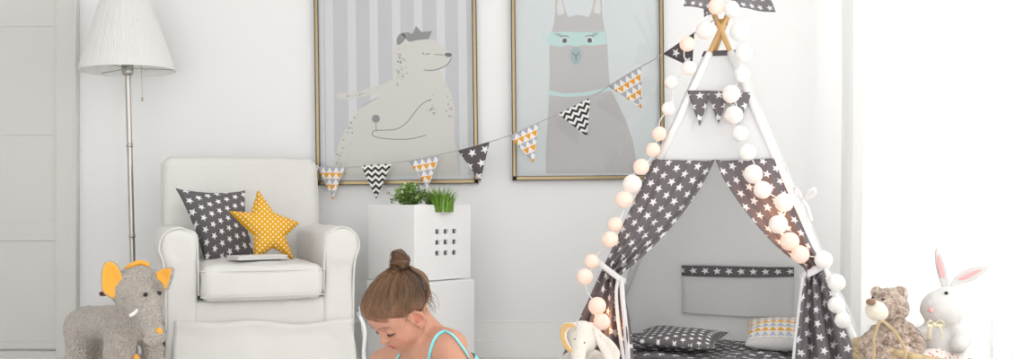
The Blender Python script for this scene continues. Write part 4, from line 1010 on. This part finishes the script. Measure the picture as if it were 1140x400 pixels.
s = S(W(969, 336, 2.83)-.05, W(969, 336, 2.83)+.05, .0025); s.ell(W(969.5, 336.5, 2.832), (P_(5.6), P_(4.5), P_(4)), k=0); V, Fs = s.mesh(2); part('nose', (V, Fs), plush('brown_nose_plush', (.27, .16, .11), 300, .3), bear, 'brown nose')
for x, y, d_ in ((983, 334, 2.872), (972, 332, 2.905)):
    e = M(); e.lathe([(0, -.0042)]+[(.0042*math.cos(a), .0042*math.sin(a)) for a in np.linspace(-1.4, 1.4, 7)]+[(0, .0042)], 12, stick(bvT, x, y, .001)); part('eye', e, m_black, bear)
# rabbit
rab = thing('plush_rabbit', 'white plush rabbit with pink lined ears standing beside the teddy bear', 'toy rabbit', (*at(1053, 0, 2.97)[:2], .06))
m_rab = plush('white_plush', (.66, .645, .63), 320, .35, .03, 60, .003); m_pink = fabric('pink_ear_cotton', (.78, .40, .41))
s = S([at(1005, 0, 2.97)[0], 2.78, .05], [at(1100, 0, 3.0)[0], 3.12, .60], .0045)
s.ell(W(1049, 344, 2.96), (P_(24), P_(22), P_(21.5)), k=0); s.ell(W(1057, 334, 2.97), (P_(15), P_(16), P_(15)), k=.02)
s.ell(W(1047, 392, 2.98), (P_(26), P_(22), P_(38)), k=.012)
s.chain([W(1062, 366, 2.95), W(1071, 376, 2.935), W(1067, 385, 2.91)], [P_(9), P_(10), P_(9)], .010)
s.chain([W(1034, 366, 2.96), W(1025, 372, 2.95), W(1018, 371, 2.955)], [P_(8), P_(7), P_(6)], .010)
V, Fs = s.mesh(2); V, Fs = fuzz(V, Fs, .0015, .02, 3); part('body', (V, Fs), m_rab, rab); bvR = tree((V, Fs))
ear([(1050, 322), (1045, 312), (1041, 296), (1040, 282), (1043, 275.5), (1048, 281), (1053, 296), (1056.5, 310), (1056, 322)], 2.985, (-.25, -1, .1), .0085, 'ear', 'white ear with pink lining', [m_rab, m_rab], rab)
ear([(1057, 320), (1061, 311), (1070, 302), (1083, 297), (1097, 296), (1101, 299), (1095, 306), (1083, 313), (1069, 317)], 2.985, (-.1, -1, .2), .0085, 'ear', 'white ear with pink lining', [m_rab, m_rab], rab)
for pts in ([(1047, 309), (1043.5, 297), (1043, 286), (1045.5, 284), (1050, 297), (1052, 308)], [(1066, 311), (1074, 306), (1086, 301.5), (1094, 300.5), (1084, 307), (1072, 312)]):
    fr = plane_frame(at(*pts[0], 2.968), (-.2, -1, .1)); P2 = catmull([np.array([*to_plane(ray_plane(x, y, fr[0], fr[3]), fr), 0.]) for x, y in pts], 36, True)[:, :2]
    V, Fs = puff(P2, .003, .004, .002, smooth=1); part('ear_lining', (from_plane(V, fr), Fs), m_pink, rab, 'pink inner ear')
e = M(); e.lathe([(0, -.0056)]+[(.0056*math.cos(a), .0056*math.sin(a)) for a in np.linspace(-1.4, 1.4, 7)]+[(0, .0056)], 12, stick(bvR, 1053.5, 327, .001)); part('eye', e, m_black, rab)
s = S(W(1036, 345, 2.9)-.05, W(1036, 345, 2.9)+.05, .0022); s.ell(W(1036.5, 345.5, 2.913), (P_(3), P_(2.5), P_(3)), k=0); V, Fs = s.mesh(1); part('cheek_patch', (V, Fs), m_pink, rab, 'pink cheek patch')
m_bow = fabric('cream_satin_ribbon', (.78, .72, .55))
bw = M()
for dx, dy, sgn in ((-5, 9, -1), (7, 8, 1)):
    P = catmull([W(1040, 361, 2.895), W(1040+dx, 361+dy*.5, 2.885), W(1040+dx*1.2, 361+dy*1.6, 2.888), W(1040+dx*.8, 361+dy*2.1, 2.89)], 16); bw.tube(P, [.003+.006*min(1, i/8) for i in range(len(P))], 8, flat=.25)
    P = catmull([W(1040, 361, 2.893), W(1040+dx*.9, 357, 2.88), W(1040+dx*1.5, 362, 2.882), W(1040, 363, 2.89)], 16); bw.tube(P, .005, 8, flat=.35)
bw.lathe([(0, -.006), (.006, -.003), (.006, .003), (0, .006)], 10, W(1040, 361.5, 2.888)); part('neck_bow', bw, m_bow, rab, 'cream neck bow')
# floral cloth doll tucked at the basket front
fc = NT('floral_cotton'); vv = fc.voro(70); fc.set(Base_Color=fc.mix(fc.m('LESS_THAN', vv, .28), (.80, .74, .70), (.62, .16, .17)), Roughness=.9)
cl = M(); pillow(cl, at(1004, 405, 2.83), at(1084, 406, 2.93), at(1077, 390, 2.99), at(1010, 389, 2.91), .012, 18, .10, .2, .1, seed=12, wr=.008)
o = obj('floral_cloth', cl, fc.mat); tag(o, 'small pale cloth with red flowers tucked into the straw basket before the rabbit', 'cloth')
# ------------------------------------------------------------------ cream plush elephant in front of the tent
cre = thing('cream_plush_toy', 'cream plush toy with big floppy ears sitting by the left tent flap', 'plush toy', at(655, 0, 3.26)*[1, 1, 0])
W = lambda x, y, d: at(x, y, d); P_ = lambda n: n*3.25/F
s = S([at(596, 0, 3.25)[0], 3.0, -.01], [at(705, 0, 3.25)[0], 3.46, .36], .0055)
s.ell(W(648, 376, 3.22), (P_(18), P_(18), P_(18.5)), k=0)
s.ell(W(655, 424, 3.30), (P_(30), P_(24), P_(36)), k=.015)
s.chain([W(645, 387, 3.175), W(643, 398, 3.155), W(645, 408, 3.145), W(650, 414, 3.14)], [P_(9.5), P_(7.5), P_(6.5), P_(6)], .012)
s.chain([W(636, 404, 3.26), W(622, 420, 3.20), W(620, 434, 3.16)], [P_(12), P_(11), P_(11)], .012); s.chain([W(672, 404, 3.26), W(690, 424, 3.20), W(686, 438, 3.16)], [P_(12), P_(11), P_(11)], .012)
for xx in (632, 680): a, b = W(xx, 450, 3.22), W(xx+(-8 if xx < 650 else 8), 455, 3.08); a[2] = max(a[2], .05); b[2] = .047; s.cone(a, b, .042, .044, .012)
V, Fs = s.mesh(2); V, Fs = fuzz(V, Fs, .002, .02, 3); m_cre = plush('cream_shaggy_plush', (.78, .735, .665), 200, .6, .05, 60, .004); part('body', (V, Fs), m_cre, cre); bvC = tree((V, Fs))
m_gold_satin = plain('gold_satin', (.66, .42, .17), .3, .1, 60, sheen=.3)
ear([(642, 361), (634, 358.5), (626, 361), (623, 370), (624, 380), (629, 389), (638, 396), (643, 396), (641, 391), (635, 385), (631, 377), (631, 370), (635, 366), (641, 365)], 3.165, (-.3, -1, .1), .012, 'ear', 'floppy ear lined with gold satin', [m_cre, m_gold_satin], cre, .003)
ear([(660, 364), (666, 366), (672, 372), (682, 380), (690, 392), (688, 404), (680, 408), (672, 398), (666, 386), (661, 376)], 3.19, (.3, -1, .1), .012, 'ear', 'floppy ear lined with gold satin', [m_cre, m_cre], cre)
for x, y, d_ in ((640, 378, 3.165), (650.5, 382, 3.158)):
    e = M(); e.lathe([(0, -.003)]+[(.003*math.cos(a), .003*math.sin(a)) for a in np.linspace(-1.4, 1.4, 7)]+[(0, .003)], 12, stick(bvC, x, y, .001)); part('eye', e, plain('grey_bead', (.16, .155, .15), .3), cre)
# ------------------------------------------------------------------ the child sitting on the floor
HD0 = 2.60
HS = .94; HCw = at(444, 343, HD0)                                   # head centre
yaw = math.radians(52); pitch = math.radians(44); roll = math.radians(-4)
# head local: x forward, y to her left, z up
fx = np.array([-math.sin(yaw), -math.cos(yaw), 0]); ly = np.array([math.cos(yaw), -math.sin(yaw), 0]); uz = np.array([0, 0, 1.])
RH = np.stack([fx, ly, uz], 1)@rotm('Y', pitch)@rotm('X', roll)
hw = lambda p: (np.asarray(p, float)*HS)@RH.T+HCw
NB = at(476, 372, 2.64)                                   # neck base
by = math.radians(62); bf = np.array([-math.sin(by), -math.cos(by), 0]); bl_ = np.array([math.cos(by), -math.sin(by), 0])
LS = at(503, 386, 2.565); RS = at(427, 404, 2.76)
PV = np.array([NB[0]+.075, NB[1]+.04, .095])
child = thing('person', 'small girl with a hair bun and turquoise straps sitting on the floor looking down', 'person', (PV[0], PV[1], 0))
hh = .0026
s = S([-.47, 2.30, -.002], [.03, 3.0, .56], hh)
# torso
mid = (PV+NB)/2+np.array([.02, .0, .01])
s.ell(PV+[0, 0, .0], (.085, .075, .085), R=np.stack([bf, bl_, uz], 1)@np.diag([1, 1, 1]), k=.01)
s.cone(PV, mid, .080, .074, .04); s.cone(mid, NB+[.012, .0, -.055], .074, .062, .04)
s.cone(LS+(NB-LS)*.35+[0, 0, -.01], RS+(NB-RS)*.35+[0, 0, -.01], .040, .036, .03)
s.cone(NB+[0, 0, -.02], LS, .034, .036, .035); s.cone(NB+[0, 0, -.02], RS, .034, .034, .035)
# neck
s.cone(hw((-.028, 0, -.035)), NB+[.004, 0, -.012], .034, .037, .025)
# arms, hands with five fingers each, holding on to the lap
def arm(sh, el, wr, hdir, pal, side):
    s.chain([sh, (sh+el)/2, el], [.035, .030, .025], .014); s.chain([el, el*.55+wr*.45, wr], [.025, .0255, .017], .012)
    d_ = nrm(hdir); w_ = nrm(np.cross(d_, pal)); n_ = np.cross(w_, d_); pc = wr+d_*.024
    s.box(pc, (.024, .020, .009), R=np.stack([d_, w_, n_], 1), rnd=.008, k=.008)
    for q, (L, o) in enumerate(((.026, .0150), (.031, .005), (.029, -.005), (.023, -.0145))):
        a = pc+d_*.020+w_*o; b = a+d_*L*.5-n_*.003; c = b+d_*L*.35-n_*L*.35; s.chain([a, b, c], [.0058, .0054, .0046], .002)
    a = wr+d_*.012+w_*.016*side; b = a+d_*.012+w_*.013*side-n_*.004; s.chain([a, b, b+d_*.014-n_*.004+w_*.002*side], [.0068, .006, .005], .004)
LE = LS+np.array([.020, -.045, -.125]); LW = LE+bf*.105+np.array([.0, .02, -.055])
arm(LS, LE, LW, bf+np.array([-.1, .3, -.25]), np.array([0, 0, 1.]), -1)
RE = RS+np.array([-.035, .0, -.105]); RW = RE+np.array([-.02, -.075, -.075])
arm(RS, RE, RW, np.array([-.55, -.7, -.25]), np.array([0, 0, 1.]), 1)
# legs folded in front
for sg, hip in ((1, PV+bl_*.045), (-1, PV-bl_*.045)):
    kn_ = hip+bf*.17+bl_*sg*.085+[0, 0, -.030]; an = PV+bf*(.20 if sg > 0 else .255)-bl_*sg*.03; an = np.array([an[0], an[1], .030])
    s.chain([hip+[0, 0, -.02], (hip+kn_)/2, kn_], [.058, .052, .040], .02); s.chain([kn_, (kn_*.55+an*.45), an], [.040, .038, .025], .015)
    ft = an-bl_*sg*.065+bf*.02; ft[2] = .020; s.cone(an, ft, .024, .016, .015)
    for q in range(5): t_ = ft+bf*(.012-.006*q)-bl_*sg*(.012-.001*q); t_[2] = .014; s.ell(t_, .0068-.0005*q, k=.003)
# head
def he(c, r, k=.012, sign=1, R=None): s.ell(hw(c), np.asarray(r)*HS, R=RH if R is None else RH@R, k=k, sign=sign)
he((-.012, 0, .014), (.088, .075, .072), 0)
he((.026, 0, .026), (.057, .062, .050), .03)
he((.022, 0, -.030), (.056, .058, .058), .03)
he((.040, .028, -.046), (.034, .030, .030), .022); he((.040, -.028, -.046), (.034, .030, .030), .022)
he((.052, 0, -.078), (.022, .026, .018), .02)
he((.060, 0, -.056), (.024, .026, .020), .015)
s.cone(hw((.0, .045, -.055)), hw((.048, .012, -.080)), .016, .014, .02); s.cone(hw((.0, -.045, -.055)), hw((.048, -.012, -.080)), .016, .014, .02)
for sg in (1, -1):
    he((.081, sg*.026, -.004), (.014, .017, .011), .014, -1)          # socket
    he((.0640, sg*.0265, -.0075), (.0155, .0165, .0125), .004)        # closed lid
    s.cone(hw((.079, sg*.014, .0135)), hw((.066, sg*.043, .0125)), .0045, .004, .008)   # brow ridge
s.cone(hw((.076, 0, -.004)), hw((.090, 0, -.028)), .0060, .0075, .012)   # nose
he((.0925, 0, -.0305), (.0085, .0085, .0078), .006)
for sg in (1, -1): he((.0855, sg*.0088, -.0335), (.0072, .0058, .0056), .004); he((.089, sg*.0055, -.0395), (.003, .0026, .0026), .002, -1)
s.cone(hw((.082, -.011, -.0545)), hw((.085, 0, -.0520)), .0042, .0056, .004); s.cone(hw((.082, .011, -.0545)), hw((.085, 0, -.0520)), .0042, .0056, .004)   # upper lip
he((.0805, 0, -.0655), (.0068, .0125, .0056), .005)                     # lower lip
he((.088, 0, -.0600), (.010, .0105, .0020), .002, -1)                   # parted lips
for sg in (1, -1):
    Re = rotm('Z', -sg*.45)@rotm('Y', .15)
    he((.006, sg*.075, -.022), (.019, .0075, .028), .004, 1, Re); he((.009, sg*.081, -.020), (.0135, .0085, .0205), .001, -1, Re)
    he((.013, sg*.076, -.024), (.004, .004, .006), .002)
    he((.012, sg*.072, -.046), (.008, .005, .008), .004)
V, Fs = s.mesh(2)
# skin tint: redder lips, cheeks, nose tip, ear hollows; dark line between the lips
L = (V-HCw)@RH/HS
base = np.tile(np.array([.53, .275, .19]), (len(V), 1))
def blend(wt, c):
    global base
    base = base*(1-wt[:, None])+np.array(c)*wt[:, None]
head = np.clip((L[:, 0]+.2)/.05, 0, 1)*(np.abs(L).max(1) < .14)
g = lambda c, r: np.exp(-(((L-np.array(c))/np.array(r))**2).sum(1))
blend(.45*head*(g((.066, .038, -.040), (.02, .018, .018))+g((.066, -.038, -.040), (.02, .018, .018))), (.68, .27, .21))
blend(.35*head*g((.094, 0, -.032), (.01, .012, .01)), (.66, .28, .21))
blend(np.clip(1.15*head*(g((.086, 0, -.0535), (.009, .0125, .0040))+g((.083, 0, -.0665), (.010, .0115, .0048))), 0, .92), (.40, .065, .06))
blend(np.clip(.9*head*g((.080, 0, -.0600), (.010, .010, .0022)), 0, .9), (.16, .03, .03))
blend(.8*head*(g((.008, .079, -.021), (.012, .008, .018))+g((.008, -.079, -.021), (.012, .008, .018))), (.50, .15, .10))
m_skin = tinted('skin', .52, .04, .12)
body = part('body', (V, Fs), m_skin, child, col=base)
# lashes and brows
m_lash = plain('dark_lash', (.035, .02, .015), .6); m_brow = plain('brown_brow', (.22, .125, .07), .8)
bvf = tree((V, Fs))
for sg in (1, -1):
    ls = M(); bw = M()
    arc = [(.0640+.0157*math.cos(a)*1.0, sg*(.0265+.0165*math.sin(a)), -.0125-.003*math.cos(a)) for a in np.linspace(-1.1, 1.15, 14)]
    P = np.array([hw((x+.0008, y, z)) for x, y, z in arc]); ls.tube(P, np.r_[np.linspace(.0005, .0013, 7), np.linspace(.0014, .0007, 7)], 6)
    for a in np.linspace(-.8, 1.2, 15):
        p0 = np.array((.0640+.0158*math.cos(a), sg*(.0265+.0166*math.sin(a)), -.0135-.003*math.cos(a))); p1 = p0+np.array((.0045*math.cos(a), sg*.005*math.sin(a), -.0035)); ls.tube([hw(p0), hw((p0+p1)/2+[.0, 0, -.001]), hw(p1)], [.0005, .0004, .0001], 5)
    for q in range(26):
        t = q/25; yz = [(sg*(.011+.034*t+.0055*e), .0125+.0050*math.sin(PI*min(1, t*1.15))+.0008*e) for e in (0, .5, 1)]; hp3 = [bvf.ray_cast(Vector(hw((.16, a, b))), Vector(-RH[:, 0]), .3)[0] for a, b in yz]
        if None not in hp3: bw.tube([np.array(p)+RH[:, 0]*.0004 for p in hp3], [.0008, .0007, .0002], 5)
    part('eyelash', ls, m_lash, child); part('eyebrow', bw, m_brow, child)
# hair: a combed cap with the bun on the crown, built from locks
BUN = np.array((-.062, .004, .074)); bdir = nrm(BUN-np.array((-.01, 0, .02)))
hs_ = S([-.40, 2.44, .26], [-.13, 2.76, .60], .0028)
def hE(c, r, k=.01, sign=1): hs_.ell(hw(c), np.asarray(r)*HS, R=RH, k=k, sign=sign)
hE((-.015, 0, .015), (.0975, .0835, .0810), 0); hE((.026, 0, .026), (.0655, .0705, .056), .03)
hs_.half(hw((.074, 0, .037)), RH@np.array((-.50, 0, .72)), .012)                   # hairline from brow to nape
hE((.06, 0, -.02), (.062, .072, .058), .012, -1)
hE((.016, .082, -.026), (.024, .026, .034), .008, -1); hE((.016, -.082, -.026), (.024, .026, .034), .008, -1)
hE((-.060, 0, -.015), (.030, .050, .040), .02)
hE((-.020, 0, -.100), (.075, .10, .048), .02, -1)
Vh, Fh = hs_.mesh(2)
_L = (Vh-HCw)@RH/HS; _hl = (_L-np.array((.074, 0, .037)))@nrm((-.50, 0, .72))+.004*vnoise(_L, .03, 21)
_pull = np.clip(1-_hl/.034, 0, 1)**1.3*np.clip((_L[:, 0]+.05)/.05, 0, 1)
Vh = Vh-(_L/np.linalg.norm(_L, axis=1)[:, None])@RH.T*(.0085*_pull)[:, None]
_pb = np.clip((.012-_L[:, 2])/.05, 0, 1)*np.clip((-.015-_L[:, 0])/.03, 0, 1); Vh = Vh-(_L/np.linalg.norm(_L, axis=1)[:, None])@RH.T*(.015*_pb)[:, None]
def combed(V, Fs, amp):
    Lh = (V-HCw)@RH/HS; q = Lh-np.array((-.01, 0, .02)); e1 = nrm(np.cross(bdir, (0, 1, 0))); e2 = np.cross(bdir, e1)
    th = np.arctan2(q@e2, q@e1); el = np.arccos(np.clip((q@bdir)/(np.linalg.norm(q, axis=1)+1e-9), -1, 1))
    wob = vnoise(Lh, .03, 3)*.16
    n = vnoise(np.c_[(th+wob)*9, el*1.2, th*0], 1, 4)+.6*vnoise(np.c_[(th+wob)*22, el*1.6, th*0], 1, 6)
    return V+vnormals(V, Fs)*(amp*n*np.clip(el/.35, .2, 1)*np.clip((((Lh-np.array((.074, 0, .037)))@nrm((-.50, 0, .72)))-.002)/.03, .05, 1))[:, None], th, el
Vh, th, el = combed(Vh, Fh, .0044)
def hair_cols(n1): n1 = (np.clip(n1*1.3, -1, 1)+1)/2; return np.array([.050, .022, .010])*(1-n1[:, None])+np.array([.29, .145, .064])*n1[:, None]
hc = hair_cols(vnoise(np.c_[th*11+.3*np.sin(el*5), el*.8, th*0], 1, 9)*.7+.55*vnoise(np.c_[th*30, el*1.5, th*0], 1, 12)-.05)
m_hair = tinted('brown_hair', .42, .25, 0, 700, spec=.45)
_le = (Vh-HCw)@RH/HS; _e = np.clip(1-((_le-np.array((.074, 0, .037)))@nrm((-.50, 0, .72)))/.014, 0, 1)*(_le[:, 0] > .0)
hc = hc*.72; hc = hc*(1-.75*_e[:, None])+np.array([.43, .235, .145])*.75*_e[:, None]
hair = part('hair', (Vh, Fh), m_hair, child, col=hc)
# bun: twisted locks wound round, with loose ends
bs = S([-.40, 2.44, .40], [-.13, 2.76, .62], .0026)
BW = hw(BUN); bup = nrm(np.array([.05, 0, 1.])); b1 = nrm(np.cross(bup, (0, 1, 0))); b2 = np.cross(bup, b1)
bpt_ = lambda r, a, z: BW+b1*r*math.cos(a)+b2*r*math.sin(a)+bup*z
bs.cone(BW-bup*.016, BW+bup*.010, .026, .015, .008)
for q in range(3):
    P = [bpt_(.0135+.0045*math.sin(t*.5+q), t+q*2.1, .014+.034*i/17+.006*math.sin(t*1.7+q)) for i, t in enumerate(np.linspace(0, 5.4, 18))]; bs.chain(P, .0078, .001)
bs.ell(BW+bup*.032, (.016, .016, .020), k=.004)
Vb2, Fb2 = bs.mesh(1); qq = (Vb2-BW); thb = np.arctan2(qq@b2, qq@b1); zb = qq@bup
nb = vnoise(np.c_[thb*2+zb*160, zb*60, thb*0], 1, 3); Vb2 = Vb2+vnormals(Vb2, Fb2)*(.0020*nb)[:, None]
bun = part('hair_bun', (Vb2, Fb2), m_hair, child, col=.75*hair_cols(vnoise(np.c_[thb*3+zb*220, zb*40, thb*0], 1, 5)*.9-.1))
ht = M(); P = [bpt_(.0195, a, .001+.001*math.sin(3*a)) for a in np.linspace(0, 2*PI, 40)[:-1]]; ht.tube(P, .0035, 8, closed=True); part('hair_tie', ht, plain('brown_elastic', (.20, .10, .06), .7), child)
# combed strands on top of the cap and fly-away wisps
st = M(); rr = np.random.default_rng(11); cols = []
bv = tree((Vh, Fh), (V, Fs)); NH = len(Fh)
e1 = nrm(np.cross(bdir, (0, 1, 0))); e2 = np.cross(bdir, e1); oc = np.array((-.01, 0, .02))
def strand(P, r, c, tip=0.):
    n0 = st.n; st.tube(P, r, 4)
    f_ = np.repeat(np.linspace(0, 1, len(P))**6, 4)[:, None]*tip; cols.append(.74*np.array(c)*(1-f_)+np.array([.45, .25, .155])*f_)
for q in range(1900):
    t0 = rr.uniform(0, 2*PI); wv_ = rr.normal(0, .13); P = []; off_ = rr.uniform(0, .0016); over = 0; lim = rr.integers(0, 2); el_end = False
    for i in range(17):
        e_ = .30+(2.05)*i/16; tt = t0+wv_*math.sin(i*.28)+rr.normal(0, .004)
        d_ = bdir*math.cos(e_)+(e1*math.cos(tt)+e2*math.sin(tt))*math.sin(e_)
        o_ = hw(oc); dw = RH@d_; hit = bv.ray_cast(Vector(o_+dw*.2), Vector(-dw), .2)
        if hit[0] is None: break
        hp_ = np.array(hit[0]); lw = (hp_-HCw)@RH/HS
        if hit[2] >= NH:
            if over >= lim or el_end: break
            over += 1
        el_end = lw[2] < -.02 or abs(lw[1]) > .060 and lw[2] < .01; P.append(hp_+dw*(.0002+off_))
    if len(P) > 3: n1 = float(np.clip(.42+.55*vnoise(np.array([[t0*5, .3, 0.]]), 1, 31)[0]+.35*vnoise(np.array([[t0*17, .3, 0.]]), 1, 33)[0]+rr.normal(0, .16), 0, 1)); strand(np.array(P), np.linspace(.0007, .0002, len(P))*rr.uniform(.7, 1.4), np.array([.040, .019, .010])*(1-n1)+np.array([.36, .19, .09])*n1, .9)
for q in range(70):      # wisps hanging at the nape, a few before the ear
    if q < 54:
        p0 = hw((-.16, rr.normal(.028, .024), rr.normal(-.020, .016))); h = bv.ray_cast(Vector(p0), Vector(RH[:, 0]), .3)
        if h[0] is None: continue
        a = np.array(h[0]); d_ = nrm(np.array((.25+rr.normal(0, .28), -.1+rr.normal(0, .2), -.85))); Ln = rr.uniform(.012, .055); w_ = .012
    else:
        a = hw((.026+rr.normal(0, .006), .0705, .012+rr.normal(0, .008))); d_ = RH@nrm((.25+rr.normal(0, .2), .08, -.9)); Ln = rr.uniform(.006, .016); w_ = .004
    P = [a+d_*Ln*t_+np.array((w_*math.sin(t_*3+q)*t_*Ln/.05, 0, w_*math.sin(t_*2.2+q*2)*t_*Ln/.05)) for t_ in np.linspace(0, 1, 8)]
    n1 = rr.uniform(.2, .9); strand(np.array(P), np.linspace(.0006, .0002, 8), np.array([.12, .06, .032])*(1-n1)+np.array([.42, .25, .14])*n1)
bvn = tree((Vb2, Fb2))
for q in range(170):      # locks wound round the bun
    a0 = rr.uniform(0, 2*PI); z0 = rr.uniform(-.012, .046); sl = rr.normal(.006, .004); c0 = rr.uniform(0, .0012); P = []
    for t_ in np.linspace(0, rr.uniform(1.2, 2.6), 12):
        z = z0+sl*t_; o_ = BW+bup*min(z, .040); dd = nrm(b1*math.cos(a0+t_)+b2*math.sin(a0+t_)+bup*max(0, z-.036)*40); h = bvn.ray_cast(Vector(o_+dd*.08), Vector(-dd), .1)
        if h[0] is None: break
        P.append(np.array(h[0])+dd*(.0002+c0))
    if len(P) > 4: n1 = float(np.clip(.45+.7*vnoise(np.array([[a0*2+z0*300, 0, 0.]]), 1, 41)[0]+rr.normal(0, .15), 0, 1)); strand(np.array(P), np.linspace(.0009, .0004, len(P)), np.array([.040, .019, .010])*(1-n1)+np.array([.36, .19, .09])*n1)
for q in range(46):      # loose ends round the bun
    a0 = rr.uniform(0, 2*PI); z = rr.uniform(-.006, .05); P = [bpt_(.015+.012*t, a0+t*rr.uniform(.3, 1.6), z+.012*t*rr.uniform(-.5, 1.2)) for t in np.linspace(0, 1, 7)]
    n1 = rr.uniform(.2, 1); strand(np.array(P), np.linspace(.0008, .0003, 7), np.array([.10, .05, .028])*(1-n1)+np.array([.36, .21, .115])*n1)
sto = part('hair_strands', st, m_hair, hair, col=np.concatenate(cols))
# clothes: top with turquoise straps and shorts, offset shells of the body
ct = NT('striped_jersey'); tc = ct.node('ShaderNodeTexCoord'); sx_ = ct.node('ShaderNodeSeparateXYZ'); ct.link(tc.outputs['Object'], sx_.inputs[0])
f_ = ct.m('FRACT', ct.m('MULTIPLY', sx_.outputs[2], 22)); ct.set(Base_Color=ct.mix(ct.m('LESS_THAN', f_, .5), (.80, .82, .83), (.22, .66, .72)), Roughness=.85, Specular_IOR_Level=.15)
m_teal = fabric('turquoise_binding', (.23, .66, .72)); m_short = fabric('pale_shorts_cotton', (.70, .73, .76))
def shell(name, mask, off, mat):
    N = vnormals(V, Fs); idm = mask[Fs].all(1); Ff = Fs[idm]; u_, inv = np.unique(Ff, return_inverse=True)
    return part(name, ((V+N*off)[u_], inv.reshape(Ff.shape)), mat, child, solid=.002)
dN = lambda p: np.linalg.norm(V-p, axis=1)
cl_t = np.clip(((V-PV)@(NB-PV))/((NB-PV)@(NB-PV)), -.4, 1.2); axd = np.linalg.norm(V-(PV+cl_t[:, None]*(NB-PV)), axis=1)
armd = np.minimum.reduce([np.linalg.norm(V-(a+np.clip(((V-a)@(b-a))/((b-a)@(b-a)), 0, 1)[:, None]*(b-a)), axis=1) for a, b in ((LS, LE), (RS, RE), (LE, LW), (RE, RW))])
hand = np.minimum(dN(LW), dN(RW)) < .09
torso = (cl_t < .66) & (axd < .115) & (armd > .040) & ~hand & (V[:, 2] > .075)
shell('top', torso, .004, ct.mat)
legm = (V[:, 2] < .16) & (axd > -1) & (armd > .032) & ~hand & (np.linalg.norm((V-PV)[:, :2], axis=1) < .15)
shell('shorts', legm, .005, m_short)
bvb = BVHTree.FromPolygons([Vector(v) for v in V.tolist()], Fs.tolist())
def strap(pts, dd, nm='strap', wd=.0065):
    P = []
    for x, y in resample(catmull([np.array([*p, 0.]) for p in pts], 80)[:, :2], 46):
        r = nrm(np.array([(x-CX)/F, 1, -(y-HZ)/F])); h = bvb.ray_cast(Vector((0, 0, CAMZ)), Vector(r), 5)
        if h[0] is not None: P.append(np.array(h[0])+np.array(h[1])*.0035)
    if len(P) < 4: return
    P = resample(np.array(P), 40)
    for _ in range(4): P[1:-1] = .25*P[:-2]+.5*P[1:-1]+.25*P[2:]
    mb = M(); mb.tube(P, wd*.62, 8, flat=.55); part(nm, mb, m_teal, child)
strap([(477, 408), (479, 396), (483, 382), (489, 373), (496, 370)], 0)
strap([(496, 370), (504, 374), (512, 384), (519, 395), (522, 405)], 0)
strap([(446, 394), (443, 400), (441, 408)], 0)
